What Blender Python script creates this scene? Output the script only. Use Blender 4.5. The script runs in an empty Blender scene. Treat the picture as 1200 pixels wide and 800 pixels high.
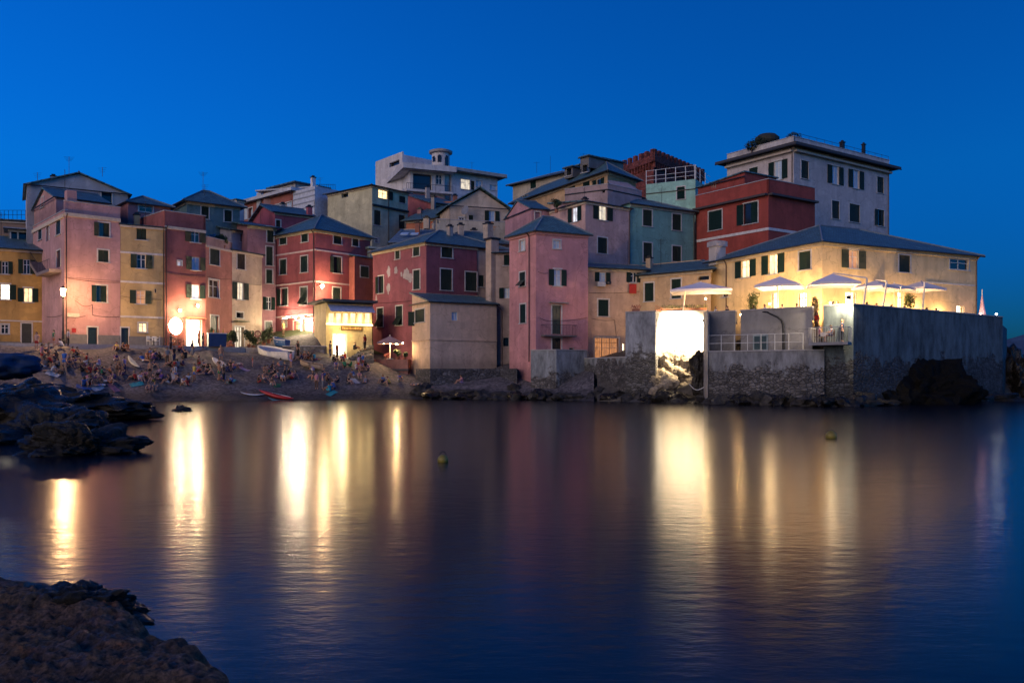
# Fishing village at dusk across a still bay
WATER_ROUGH, WATER_B1, WATER_B2 = .18, .006, .011
FLOOD = 14000
LK = .42          # common factor on the lamps
SUN_EL, SUN_ROT, SUN_AZ = 2.0, 118.0, -140.0
SKY_TINT, SKY_S = (.12, 1.33, 1.72), .108
SUN_E, EXPO = .52, 1.4
import bpy, bmesh, math, random
from mathutils import Vector, noise, Matrix
R = random.Random(7)
sc = bpy.context.scene
COL = sc.collection
F, HZ, CH = 1000.0, 440.0, 2.25        # focal length and horizon of a 1200 px wide frame, camera height over the sea (m)

def P(px, py, D): return Vector(((px-600)/F*D, D, CH+(HZ-py)/F*D))
def P2(px, D): return Vector(((px-600)/F*D, D))
def Z(py, D): return CH+(HZ-py)/F*D

# ---------------------------------------------------------------- materials
MATS = {}
def newmat(name):
    m = bpy.data.materials.new(name); m.use_nodes = True
    nt = m.node_tree; b = nt.nodes['Principled BSDF']
    return m, nt, b
def N(nt, t, **kw):
    n = nt.nodes.new(t)
    for k, v in kw.items():
        if k.startswith('i_'): n.inputs[k[2:].replace('_', ' ')].default_value = v
        else: setattr(n, k, v)
    return n
def coords(nt, scale=(1,1,1), kind='Object'):
    tc = N(nt, 'ShaderNodeTexCoord'); mp = N(nt, 'ShaderNodeMapping')
    mp.inputs['Scale'].default_value = scale
    nt.links.new(tc.outputs[kind], mp.inputs['Vector']); return mp.outputs['Vector']
def noise_tex(nt, vec, scale, detail=4, rough=.55):
    n = N(nt, 'ShaderNodeTexNoise'); n.inputs['Scale'].default_value = scale
    n.inputs['Detail'].default_value = detail; n.inputs['Roughness'].default_value = rough
    nt.links.new(vec, n.inputs['Vector']); return n.outputs['Fac']
def ramp(nt, fac, a, b):
    r = N(nt, 'ShaderNodeValToRGB')
    r.color_ramp.elements[0].position = a[0]; r.color_ramp.elements[0].color = (*a[1], 1)
    r.color_ramp.elements[1].position = b[0]; r.color_ramp.elements[1].color = (*b[1], 1)
    nt.links.new(fac, r.inputs['Fac']); return r.outputs['Color']
def mixc(nt, fac, a, b, mode='MIX'):
    m = N(nt, 'ShaderNodeMix', data_type='RGBA', blend_type=mode)
    for s, v in ((0, fac), (6, a), (7, b)):
        if isinstance(v, (int, float)): m.inputs[s].default_value = v
        elif isinstance(v, tuple): m.inputs[s].default_value = (*v, 1)
        else: nt.links.new(v, m.inputs[s])
    return m.outputs[2]
def bump(nt, b, h, strength=.3, dist=.02):
    n = N(nt, 'ShaderNodeBump'); n.inputs['Strength'].default_value = strength; n.inputs['Distance'].default_value = dist
    nt.links.new(h, n.inputs['Height']); nt.links.new(n.outputs['Normal'], b.inputs['Normal'])
def dim(c, k): return tuple(x*k for x in c)

def stucco(c, patch=None, key=None, grime=.72):
    k = ('stucco', c, patch, grime)
    if k in MATS: return MATS[k]
    m, nt, b = newmat('painted_plaster'); b.inputs['Roughness'].default_value = .92
    v = coords(nt)
    big = noise_tex(nt, v, .35, 5, .6)
    col = ramp(nt, big, (.34, dim(c, grime)), (.66, dim(c, 1.06)))
    vs = coords(nt, (.9, .9, .16))
    st = noise_tex(nt, vs, 1.3, 4, .6)
    streak = ramp(nt, st, (.34, (.62, .6, .6)), (.62, (1, 1, 1)))
    col = mixc(nt, .5, col, streak, 'MULTIPLY')
    sp = ramp(nt, noise_tex(nt, v, 2.7, 6, .7), (.30, (.55, .54, .52)), (.43, (1, 1, 1)))
    col = mixc(nt, .5, col, sp, 'MULTIPLY')
    rp = ramp(nt, noise_tex(nt, coords(nt, (.8, .8, 1.3)), .9, 3, .5), (.57, (1, 1, 1)), (.60, (1.16, 1.15, 1.13))); col = mixc(nt, .8, col, rp, 'MULTIPLY')
    if patch:
        pt = ramp(nt, noise_tex(nt, coords(nt, (1, 1, .8)), .55, 5, .6), (.60, (0, 0, 0)), (.62, (1, 1, 1)))
        col = mixc(nt, pt, col, patch)
    tc = N(nt, 'ShaderNodeTexCoord'); sp = N(nt, 'ShaderNodeSeparateXYZ'); nt.links.new(tc.outputs['Object'], sp.inputs[0])     # rising damp at the wall foot
    ma = N(nt, 'ShaderNodeMath', operation='MULTIPLY_ADD'); ma.inputs[1].default_value = -3.2; nt.links.new(noise_tex(nt, coords(nt, (1, 1, .4)), .9, 5, .7), ma.inputs[0]); nt.links.new(sp.outputs['Z'], ma.inputs[2])
    mr = N(nt, 'ShaderNodeMapRange'); mr.inputs['From Min'].default_value = -.6; mr.inputs['From Max'].default_value = .5; mr.inputs['To Min'].default_value = .62; nt.links.new(ma.outputs[0], mr.inputs['Value']); col = mixc(nt, 1., col, mr.outputs[0], 'MULTIPLY')
    cr = N(nt, 'ShaderNodeTexVoronoi', feature='DISTANCE_TO_EDGE'); cr.inputs['Scale'].default_value = .32; wv = N(nt, 'ShaderNodeVectorMath', operation='ADD'); nn = N(nt, 'ShaderNodeTexNoise'); nn.inputs['Scale'].default_value = 1.6; nn.inputs['Detail'].default_value = 6; nt.links.new(v, nn.inputs['Vector']); nt.links.new(v, wv.inputs[0]); nt.links.new(nn.outputs['Color'], wv.inputs[1]); nt.links.new(wv.outputs[0], cr.inputs['Vector'])
    col = mixc(nt, .45, col, ramp(nt, cr.outputs['Distance'], (.0, (.35, .33, .32)), (.012, (1, 1, 1))), 'MULTIPLY')
    nt.links.new(col, b.inputs['Base Color'])
    bump(nt, b, noise_tex(nt, v, 9, 5, .7), .35, .03)
    MATS[k] = m; return m

def plain(name, c, rough=.6, metal=0., var=.25, scale=3., emit=None, es=0., slats=0.):
    k = (name, c, rough, metal, var, scale, emit, es, slats)
    if k in MATS: return MATS[k]
    m, nt, b = newmat(name)
    b.inputs['Roughness'].default_value = rough; b.inputs['Metallic'].default_value = metal
    v = coords(nt)
    nz = noise_tex(nt, v, scale, 4, .6)
    nt.links.new(ramp(nt, nz, (.3, dim(c, 1-var)), (.7, dim(c, 1+var*.4))), b.inputs['Base Color'])
    if slats:
        w = N(nt, 'ShaderNodeTexWave', wave_type='BANDS', bands_direction='Z'); w.inputs['Scale'].default_value = slats
        nt.links.new(v, w.inputs['Vector']); bump(nt, b, w.outputs['Fac'], .9, .04)
    else:
        bump(nt, b, noise_tex(nt, v, scale*6, 3, .6), .2, .01)
    if emit:
        b.inputs['Emission Color'].default_value = (*emit, 1); b.inputs['Emission Strength'].default_value = es*.5
    MATS[k] = m; return m

def slate(c=(.07, .145, .165), row=2.6):
    k = ('slate', c)
    if k in MATS: return MATS[k]
    m, nt, b = newmat('slate_roofing'); b.inputs['Roughness'].default_value = .55
    v = coords(nt)
    br = N(nt, 'ShaderNodeTexBrick'); br.inputs['Scale'].default_value = 1.6
    br.inputs['Mortar Size'].default_value = .035; br.inputs['Bias'].default_value = 0
    br.inputs['Color1'].default_value = (*dim(c, 1.35), 1); br.inputs['Color2'].default_value = (*dim(c, .62), 1); br.inputs['Mortar'].default_value = (*dim(c, .35), 1)
    nt.links.new(coords(nt, (1.0, 1.0, 1.0), 'UV'), br.inputs['Vector'])
    lich = ramp(nt, noise_tex(nt, v, .8, 6, .7), (.45, (1, 1, 1)), (.75, (1.7, 1.6, 1.45)))
    col = mixc(nt, 1.0, br.outputs['Color'], lich, 'MULTIPLY')
    nt.links.new(col, b.inputs['Base Color'])
    bump(nt, b, br.outputs['Fac'], -.6, .03)
    MATS[k] = m; return m

def masonry(c=(.2, .19, .18), dark=.28, sc_=2.2, name='rubble_masonry', stretch=(1, 1, 1.9), rough=.9, plaster=None):
    k = (name, c, dark, sc_, plaster)
    if k in MATS: return MATS[k]
    m, nt, b = newmat(name); b.inputs['Roughness'].default_value = rough
    vv = coords(nt, stretch); wob = N(nt, 'ShaderNodeTexNoise'); wob.inputs['Scale'].default_value = 1.2; nt.links.new(vv, wob.inputs['Vector'])
    ad = N(nt, 'ShaderNodeVectorMath', operation='ADD'); sca = N(nt, 'ShaderNodeVectorMath', operation='SCALE'); sca.inputs['Scale'].default_value = .5
    nt.links.new(wob.outputs['Color'], sca.inputs[0]); nt.links.new(vv, ad.inputs[0]); nt.links.new(sca.outputs[0], ad.inputs[1])
    vo = N(nt, 'ShaderNodeTexVoronoi', feature='DISTANCE_TO_EDGE'); vo.inputs['Scale'].default_value = sc_
    vc = N(nt, 'ShaderNodeTexVoronoi', feature='F1'); vc.inputs['Scale'].default_value = sc_
    for q in (vo, vc): nt.links.new(ad.outputs[0], q.inputs['Vector'])
    hs = N(nt, 'ShaderNodeSeparateColor'); nt.links.new(vc.outputs['Color'], hs.inputs[0])
    tone = ramp(nt, hs.outputs[0], (0, dim(c, .55)), (1, dim(c, 1.5)))
    edge = ramp(nt, vo.outputs['Distance'], (.0, (dark,)*3), (.09, (1, 1, 1)))
    col = mixc(nt, 1., tone, edge, 'MULTIPLY')
    big = noise_tex(nt, coords(nt), .5, 5, .65)
    col = mixc(nt, .8, col, ramp(nt, big, (.35, (.45, .45, .47)), (.65, (1.1, 1.1, 1.1))), 'MULTIPLY')
    h = ramp(nt, vo.outputs['Distance'], (0, (0, 0, 0)), (.18, (1, 1, 1)))
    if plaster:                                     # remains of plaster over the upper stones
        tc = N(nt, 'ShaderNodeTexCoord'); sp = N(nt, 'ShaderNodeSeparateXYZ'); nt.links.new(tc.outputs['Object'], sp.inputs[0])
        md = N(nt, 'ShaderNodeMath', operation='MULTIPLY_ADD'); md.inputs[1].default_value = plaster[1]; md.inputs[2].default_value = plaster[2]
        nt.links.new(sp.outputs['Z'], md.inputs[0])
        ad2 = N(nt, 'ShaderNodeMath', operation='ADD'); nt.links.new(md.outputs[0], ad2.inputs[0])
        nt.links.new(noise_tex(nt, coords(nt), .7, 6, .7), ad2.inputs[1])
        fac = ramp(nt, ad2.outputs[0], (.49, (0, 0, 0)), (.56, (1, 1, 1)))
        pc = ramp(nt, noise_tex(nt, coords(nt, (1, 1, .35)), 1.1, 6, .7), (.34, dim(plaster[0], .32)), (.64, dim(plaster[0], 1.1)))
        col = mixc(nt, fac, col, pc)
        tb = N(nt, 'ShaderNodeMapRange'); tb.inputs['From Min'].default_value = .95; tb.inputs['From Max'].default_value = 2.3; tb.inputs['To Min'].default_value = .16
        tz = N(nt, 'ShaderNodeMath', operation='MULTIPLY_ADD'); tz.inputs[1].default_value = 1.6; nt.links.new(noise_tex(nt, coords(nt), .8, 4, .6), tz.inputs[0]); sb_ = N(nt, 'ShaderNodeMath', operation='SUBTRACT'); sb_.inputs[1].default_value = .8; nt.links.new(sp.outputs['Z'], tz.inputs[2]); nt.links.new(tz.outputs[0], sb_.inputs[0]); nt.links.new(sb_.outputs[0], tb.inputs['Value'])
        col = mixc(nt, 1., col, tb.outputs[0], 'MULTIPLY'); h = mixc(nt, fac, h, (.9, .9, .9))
    nt.links.new(col, b.inputs['Base Color']); bump(nt, b, h, .8, .12)
    MATS[k] = m; return m

def rockmat(c=(.05, .045, .04), c2=(.11, .10, .085), sc_=2., rough=.8, name='dark_rock', wet=None):
    k = (name, c, c2, sc_)
    if k in MATS: return MATS[k]
    m, nt, b = newmat(name); v = coords(nt)
    a = noise_tex(nt, v, sc_, 8, .7); col = ramp(nt, a, (.35, c), (.7, c2))
    lo = ramp(nt, noise_tex(nt, v, sc_*5, 6, .7), (.3, (.4, .4, .4)), (.6, (1.2, 1.2, 1.2)))
    col = mixc(nt, .8, col, lo, 'MULTIPLY'); nt.links.new(col, b.inputs['Base Color'])
    b.inputs['Roughness'].default_value = rough; b.inputs['Specular IOR Level'].default_value = .35 if wet else .12
    if wet:
        rr = ramp(nt, noise_tex(nt, v, 1.1, 3, .5), (.45, (.25,)*3), (.6, (rough,)*3)); nt.links.new(rr, b.inputs['Roughness'])
    bump(nt, b, noise_tex(nt, v, sc_*4, 8, .75), .9, .08)
    MATS[k] = m; return m

WHITE = (.72, .71, .69); DG = (.006, .035, .028); STONE = (.42, .40, .37)
def M_shutter(c=DG): return plain('shutter_paint', c, .5, var=.3, slats=7.)
def M_surround(c=(.55, .54, .52)): return plain('window_surround', c, .8)
M_metal = plain('dark_metal', (.03, .03, .032), .5, .6)
M_pipe = plain('downpipe_copper', (.07, .045, .04), .5, .5)
M_white = plain('white_paint', WHITE, .6)
M_wood = plain('weathered_wood', (.16, .09, .05), .7)
M_plant = plain('plant_leaves', (.05, .085, .025), .6, var=.6, scale=8)
M_terra = plain('terracotta', (.33, .13, .07), .8)

def glassmat(kind):
    if kind is None: return plain('dark_window_glass', (.015, .018, .022), .12, var=.2)
    if kind == 'blue': return plain('pale_blind', (.42, .55, .68), .5, var=.1)
    c, s = {'warm': ((1., .66, .3), 2.2), 'white': ((1., .88, .62), 6.), 'blaze': ((1., .82, .5), 16.), 'dim': ((1., .72, .42), .35), 'curtain': ((1., .85, .62), .8), 'orange': ((1., .38, .12), .55), 'tv': ((.8, .85, 1.), .9)}[kind]
    k = ('lit', kind)
    if k in MATS: return MATS[k]
    m, nt, b = newmat('lit_window_'+kind); b.inputs['Base Color'].default_value = (.3, .26, .2, 1); b.inputs['Roughness'].default_value = .3
    v = coords(nt, (1, 1, .6)); e = ramp(nt, noise_tex(nt, v, 2.6, 4, .6), (.35, dim(c, .45)), (.62, c))
    nt.links.new(e, b.inputs['Emission Color']); b.inputs['Emission Strength'].default_value = s*.5
    MATS[k] = m; return m

def glow(c, s):
    k = ('glow', c, s)
    if k in MATS: return MATS[k]
    m, nt, b = newmat('lamp_glow'); b.inputs['Base Color'].default_value = (.8, .8, .8, 1)
    b.inputs['Emission Color'].default_value = (*c, 1); b.inputs['Emission Strength'].default_value = s*.5
    MATS[k] = m; return m

# ---------------------------------------------------------------- mesh building
class MB:
    def __init__(s): s.v = []; s.f = []; s.uv = []
    def face(s, pts, uv=None):
        i = len(s.v); s.v += [Vector(p) for p in pts]; s.f.append(list(range(i, i+len(pts)))); s.uv.append(uv)
    def box(s, c, d, rz=0., tilt=0.):
        c = Vector(c); hx, hy, hz = d[0]/2, d[1]/2, d[2]/2
        m = Matrix.Rotation(rz, 3, 'Z') @ Matrix.Rotation(tilt, 3, 'X')
        p = [c + m @ Vector((x, y, z)) for x, y, z in ((-hx,-hy,-hz),(hx,-hy,-hz),(hx,hy,-hz),(-hx,hy,-hz),(-hx,-hy,hz),(hx,-hy,hz),(hx,hy,hz),(-hx,hy,hz))]
        i = len(s.v); s.v += p
        for f in ((0,3,2,1),(4,5,6,7),(0,1,5,4),(1,2,6,5),(2,3,7,6),(3,0,4,7)): s.f.append([i+k for k in f]); s.uv.append(None)
    def prism(s, poly, z0, z1):
        i = len(s.v); n = len(poly)
        s.v += [Vector((p[0], p[1], z0)) for p in poly] + [Vector((p[0], p[1], z1)) for p in poly]
        s.f.append([i+k for k in reversed(range(n))]); s.f.append([i+n+k for k in range(n)]); s.uv += [None, None]
        for k in range(n): s.f.append([i+k, i+(k+1) % n, i+n+(k+1) % n, i+n+k]); s.uv.append(None)
    def slab(s, top, t):
        """closed slab under a polygon of 3-D points"""
        i = len(s.v); n = len(top)
        s.v += [Vector(p) for p in top] + [Vector(p)-Vector((0, 0, t)) for p in top]
        s.f.append([i+k for k in range(n)]); s.uv.append('slope'); s.f.append([i+n+k for k in reversed(range(n))]); s.uv.append(None)
        for k in range(n): s.f.append([i+k, i+n+k, i+n+(k+1) % n, i+(k+1) % n]); s.uv.append(None)
    def tube(s, path, r, n=6, cap=True):
        path = [Vector(p) for p in path]; rs = r if isinstance(r, (list, tuple)) else [r]*len(path)
        rings = []; up = Vector((0, 0, 1))
        for k, p in enumerate(path):
            t = (path[min(k+1, len(path)-1)]-path[max(k-1, 0)]).normalized()
            a = t.cross(up)
            if a.length < .05: a = t.cross(Vector((1, 0, 0)))
            a.normalize(); b = t.cross(a)
            i = len(s.v); s.v += [p+(a*math.cos(q)+b*math.sin(q))*rs[k] for q in (2*math.pi*j/n for j in range(n))]; rings.append(i)
        for a0, b0 in zip(rings, rings[1:]):
            for j in range(n): s.f.append([a0+j, a0+(j+1) % n, b0+(j+1) % n, b0+j]); s.uv.append(None)
        if cap:
            s.f.append([rings[0]+j for j in reversed(range(n))]); s.f.append([rings[-1]+j for j in range(n)]); s.uv += [None, None]
    def lathe(s, c, prof, n=12):
        c = Vector(c); rings = []
        for r, z in prof:
            i = len(s.v); s.v += [c+Vector((r*math.cos(2*math.pi*j/n), r*math.sin(2*math.pi*j/n), z)) for j in range(n)]; rings.append(i)
        for a0, b0 in zip(rings, rings[1:]):
            for j in range(n): s.f.append([a0+j, a0+(j+1) % n, b0+(j+1) % n, b0+j]); s.uv.append(None)
        s.f.append([rings[0]+j for j in reversed(range(n))]); s.f.append([rings[-1]+j for j in range(n)]); s.uv += [None, None]
    def blob(s, c, rad, sub=1, jit=0.):
        bm = bmesh.new(); bmesh.ops.create_icosphere(bm, subdivisions=sub, radius=1)
        i = len(s.v); c = Vector(c)
        for v in bm.verts:
            k = 1+R.uniform(-jit, jit); s.v.append(c+Vector((v.co.x*rad[0]*k, v.co.y*rad[1]*k, v.co.z*rad[2]*k)))
        for f in bm.faces: s.f.append([i+v.index for v in f.verts]); s.uv.append(None)
        bm.free()
    def obj(s, name, mat, parent=None, base=None, smooth=False):
        base = Vector(base) if base is not None else (Vector(parent['_b']) if parent is not None and '_b' in parent else Vector((0, 0, 0)))
        me = bpy.data.meshes.new(name); me.from_pydata([v-base for v in s.v], [], s.f)
        if any(u is not None for u in s.uv):
            uvl = me.uv_layers.new(name='UVMap')
            for poly, u in zip(me.polygons, s.uv):
                if u is None: continue
                pts = [me.vertices[k].co for k in poly.vertices]
                if isinstance(u, str):
                    nrm = poly.normal; side = Vector((0, 0, 1)).cross(nrm)
                    if side.length < 1e-4: side = Vector((1, 0, 0))
                    side.normalize(); dn = nrm.cross(side)
                    vals = [(p.dot(side), p.dot(dn)) for p in pts]
                else: vals = u
                for li, q in zip(poly.loop_indices, vals): uvl.data[li].uv = q
        if mat is not None:
            for mm in (mat if isinstance(mat, (list, tuple)) else [mat]): me.materials.append(mm)
        if smooth: me.shade_smooth()
        o = bpy.data.objects.new(name, me); COL.objects.link(o)
        if parent is not None: o.parent = parent
        else: o.location = base
        o['_b'] = tuple(base)
        return o

def thing(name, base, label, cat, group=None):
    o = bpy.data.objects.new(name, None); COL.objects.link(o); o.empty_display_size = .3
    o.location = base; o['_b'] = tuple(base); o['label'] = label; o['category'] = cat
    if group: o['group'] = group
    return o
def tag(o, label, cat, group=None):
    o['label'] = label; o['category'] = cat
    if group: o['group'] = group
    return o
def struct(o): o['kind'] = 'structure'; return o
def light(name, loc, power, color=(1, .62, .3), r=.12, parent=None, kind='POINT', to=None, angle=1.6, blend=.6):
    l = bpy.data.lights.new(name, kind); l.energy = power*LK; l.color = color; l.shadow_soft_size = r
    o = bpy.data.objects.new(name, l); COL.objects.link(o)
    loc = Vector(loc)
    if parent is not None: o.parent = parent; o.location = loc-Vector(parent['_b'])
    else: o.location = loc
    if kind == 'SPOT':
        l.spot_size = angle; l.spot_blend = blend
        o.rotation_euler = (Vector(to)-loc).to_track_quat('-Z', 'Y').to_euler()
    return o
# ---------------------------------------------------------------- houses
def perp_left(C, Rr, px):
    """plan point at pixel column px on the line through C square to C-R"""
    d = (Rr-C).normalized(); n = Vector((-d.y, d.x)); k = (px-600)/F
    # (C.x + t n.x) = k (C.y + t n.y)
    t = (k*C.y-C.x)/(n.x-k*n.y); return C+n*t

RCL = random.Random(12); RWN = random.Random(8)
class House:
    def __init__(s, name, label, plan, z0, z1, mat, nfront=2, cat='house', group=None, base=None):
        s.plan = [Vector(p) for p in plan]; s.z0, s.z1, s.mat = z0, z1, mat
        c = sum((p for p in s.plan), Vector((0, 0)))/len(plan)
        s.root = thing(name, (c.x, c.y, z0), label, cat, group); s.holes = {i: [] for i in range(len(plan))}; s.tops = {}
        s.extra = MB()
    def fr(s, f):
        A = s.plan[f]; B = s.plan[(f+1) % len(s.plan)]; d = (B-A); L = d.length; d = d/L
        return A, B, d, Vector((d.y, -d.x)), L
    def hit(s, f, px):
        A, B, d, n, L = s.fr(f); k = (px-600)/F
        u = (k*A.y-A.x)/(d.x-k*d.y); p = A+d*u; return u, p.y
    def pt(s, f, u, z, out=0.):
        A, B, d, n, L = s.fr(f); p = A+d*u+n*out; return Vector((p.x, p.y, z))
    def rz(s, f): A, B, d, n, L = s.fr(f); return math.atan2(d.y, d.x)
    def fbox(s, mb, f, u0, u1, z0, z1, o0, o1):
        mb.box(s.pt(f, (u0+u1)/2, (z0+z1)/2, (o0+o1)/2), (abs(u1-u0), abs(o1-o0), abs(z1-z0)), s.rz(f))
    def win(s, f, x0, x1, y0, y1, t='c', lit=None, surr=True, sill=True, sc=DG, open_=None, label=None):
        u0, Da = s.hit(f, x0); u1, Db = s.hit(f, x1); Dm = (Da+Db)/2
        z1, z0 = Z(y0, Dm), Z(y1, Dm)
        w = u1-u0; root = s.root
        if t == 'o': h0, h1 = u0+w*.29, u1-w*.29
        elif t == 'oL': h0, h1 = u0+w*.36, u1
        elif t == 'oR': h0, h1 = u0, u1-w*.36
        else: h0, h1 = u0, u1
        s.holes[f].append((h0, h1, z0, z1))
        fm = MB(); sw = .13
        if surr and t != 'd0':
            s.fbox(fm, f, h0-sw, h0, z0, z1, -.02, .035); s.fbox(fm, f, h1, h1+sw, z0, z1, -.02, .035); s.fbox(fm, f, h0-sw, h1+sw, z1, z1+sw, -.02, .037)
        else:
            for a, b_, c_, e in ((h0, h0+.05, z0, z1), (h1-.05, h1, z0, z1), (h0+.05, h1-.05, z1-.05, z1)): s.fbox(fm, f, a, b_, c_, e, -.14, -.08)
        fr = fm.obj('door_frame' if t in 'dD' else 'window', M_surround(), root)
        if label: fr['label'] = label
        if sill and t not in 'dD':
            m = MB(); s.fbox(m, f, h0-sw-.05, h1+sw+.05, z0-.09, z0, -.1, .12); m.obj('sill', M_surround((.45, .45, .45)), fr, root['_b'])
        def leaf(a, b_, o0, o1):
            m = MB(); s.fbox(m, f, a, b_, z0+.02, z1-.02, o0, o1)
            for q in range(1, 3):
                zz = z0+(z1-z0)*q/3; s.fbox(m, f, a, b_, zz-.04, zz+.04, o1, o1+.015)
            m.obj('shutter', M_shutter(sc), fr, root['_b'])
        mid = (h0+h1)/2
        if t == 'c' and RWN.random() < .13 and w > .9:
            m = MB(); s.fbox(m, f, h0, h1, z0, z1, -.2, -.16); m.obj('pane', glassmat(None), fr, root['_b']); leaf(mid+.012, h1-.015, -.09, -.04); leaf(h0-w*.48, h0-.03, .04, .09)
        elif t == 'c':
            leaf(h0+.015, mid-.012, -.09, -.04); leaf(mid+.012, h1-.015, -.09, -.04)
        elif t == 'a':          # one awning leaf pushed out at the bottom
            leaf(h0+.015, mid-.012, -.09, -.04); leaf(mid+.012, h1-.015, -.09, -.04)
            A = s.pt(f, h0, 0)
            m = MB(); zm = z0+(z1-z0)*.45
            m.slab([s.pt(f, h0+.02, zm, 0), s.pt(f, h1-.02, zm, 0), s.pt(f, h1-.02, z0+.1, .55), s.pt(f, h0+.02, z0+.1, .55)], .04)
            m.obj('shutter', M_shutter(sc), fr, root['_b'])
        elif t in ('o', 'oL', 'oR', 'g'):
            if t in ('o', 'oL'): leaf(u0, h0-.02, .04, .09)
            if t in ('o', 'oR'): leaf(h1+.02, u1, .04, .09)
            m = MB(); s.fbox(m, f, h0, h1, z0, z1, -.2, -.16); m.obj('pane', glassmat(lit), fr, root['_b'])
            m = MB()
            for a, b_ in ((h0, h0+.06), (mid-.04, mid+.04), (h1-.06, h1)): s.fbox(m, f, a, b_, z0, z1, -.16, -.12)
            for a, b_ in ((z0, z0+.06), (z0+(z1-z0)*.62, z0+(z1-z0)*.62+.05), (z1-.06, z1)): s.fbox(m, f, h0, h1, a, b_, -.16, -.125)
            m.obj('sash', M_white, fr, root['_b'])
        elif t == 'd':
            m = MB(); s.fbox(m, f, h0, h1, z0, z1, -.2, -.15)
            for q in range(3):
                zz = z0+.15+(z1-z0-.2)*q/3
                for a, b_ in ((h0+.1, mid-.06), (mid+.06, h1-.1)): s.fbox(m, f, a, b_, zz, zz+(z1-z0)/3-.2, -.15, -.12)
            d = m.obj('door', glassmat(lit) if lit else plain('door_paint', sc, .45), root)
            m = MB(); m.blob(s.pt(f, mid+.1, z0+1.0, -.1), (.04, .04, .04)); m.obj('handle', M_metal, d, root['_b'])
        elif t == 'D':          # wide glazed doorway, lit from inside
            m = MB(); s.fbox(m, f, h0, h1, z0, z1, -.5, -.45); d = m.obj('door', glassmat(lit), root)
            m = MB()
            for q in range(4):
                a = h0+(h1-h0)*q/3; s.fbox(m, f, a-.03, a+.03, z0, z1, -.3, -.25)
            s.fbox(m, f, h0, h1, z0+(z1-z0)*.78, z0+(z1-z0)*.78+.06, -.3, -.25)
            m.obj('sash', M_wood, d, root['_b'])
        elif t == 'n':          # unglazed dark opening
            m = MB(); s.fbox(m, f, h0, h1, z0, z1, -.55, -.5); m.obj('pane', glassmat(lit), fr, root['_b'])
        return fr
    def band(s, f, py, px=None, h=.22, out=.05, mat=None, name='string_course', u=None, z=None):
        A, B, d, n, L = s.fr(f)
        if z is None: z = Z(py, s.hit(f, px)[1] if px is not None else A.y)
        u0, u1 = u or (0, L)
        m = MB(); s.fbox(m, f, u0, u1, z-h/2, z+h/2, .002, out); return m.obj(name, mat or M_surround((.6, .58, .55)), s.root)
    def plinth(s, f, z1, out=.04, mat=None, skip=()):
        A, B, d, n, L = s.fr(f); u = 0
        for a, b_ in sorted(skip)+[(L, L)]:
            if a-u > .05: m = MB(); s.fbox(m, f, u, a, s.z0, z1, .002, out); m.obj('plinth', mat or plain('grey_plinth', (.17, .17, .17), .9), s.root)
            u = b_
    def pipe(s, f, px, z0=None, z1=None, out=.12, r=.055, mat=None):
        u, D = s.hit(f, px); m = MB()
        a = s.z1-.1 if z1 is None else z1; b_ = s.z0+.3 if z0 is None else z0
        m.tube([s.pt(f, u, a+.05, out+.35), s.pt(f, u, a-.25, out+.05), s.pt(f, u, a-.5, out), s.pt(f, u, b_, out)], r, 6)
        return m.obj('downpipe', mat or M_pipe, s.root)
    def cable(s, f, pts, r=.018):
        m = MB(); w = []
        for (xa, ya), (xb, yb) in zip(pts, pts[1:]):
            ua, Da = s.hit(f, xa); ub, Db = s.hit(f, xb); za, zb = Z(ya, Da), Z(yb, Db); n = 5
            for i in range(n+1): t = i/n; w.append(s.pt(f, ua+(ub-ua)*t, za+(zb-za)*t-.12*math.sin(math.pi*t)*(abs(ub-ua) > .8), .04))
        m.tube(w, r, 4); return m.obj('cable', M_metal, s.root)
    def chimney(s, px, D, y1, w=.7, h=1.4, mat=None, cap=True):
        p = P2(px, D); zt = Z(y1, D); m = MB(); m.box((p.x, p.y, zt-h/2), (w, w, h), s.rz(0))
        c = m.obj('chimney', mat or s.mat, s.root)
        m = MB(); m.box((p.x, p.y, zt+.06), (w+.16, w+.16, .12), s.rz(0)); m.box((p.x, p.y, zt+.22), (w*.6, w*.6, .2), s.rz(0)); m.obj('cap', M_metal, c, s.root['_b'])
    def antenna(s, px, D, y0, y1, arms=3):
        a = P(px, y0, D); b_ = P(px, y1, D); m = MB(); m.tube([a, b_], .025, 5)
        for q in range(arms):
            z = b_.z-.1-q*.22; L = .5-.08*q; m.tube([(a.x-L, a.y+.1, z), (a.x+L, a.y-.1, z)], .012, 4)
        m.obj('antenna', M_metal, s.root)
    # ---- roofs over plan [L, C, R, B] (or [A, B, B', A'])
    def roof(s, kind, H=2., ov=.45, t=.14, mat=None, axis=None, z=None, high=None, fascia=None, clutter=True, plan=None):
        q = [Vector(p) for p in (plan or s.plan)]; z = s.z1 if z is None else z
        cx = sum(q, Vector((0, 0)))/4
        ds = [(q[(i+1) % 4]-q[i]).normalized() for i in range(4)]; ns = [Vector((d.y, -d.x)) for d in ds]
        o = []
        for i in range(4):      # offset corner
            n0, n1 = ns[i-1], ns[i]; det = n0.x*n1.y-n0.y*n1.x
            a, b_ = n0.dot(q[i])+ov, n1.dot(q[i])+ov
            o.append(Vector(((a*n1.y-b_*n0.y)/det, (n0.x*b_-n1.x*a)/det)))
        la = (o[1]-o[0]).length; lb = (o[2]-o[1]).length
        V3 = lambda p, zz: Vector((p.x, p.y, zz))
        m = MB(); mat = mat or slate()
        s.roof_corner = [V3(p, z) for p in o]
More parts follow.
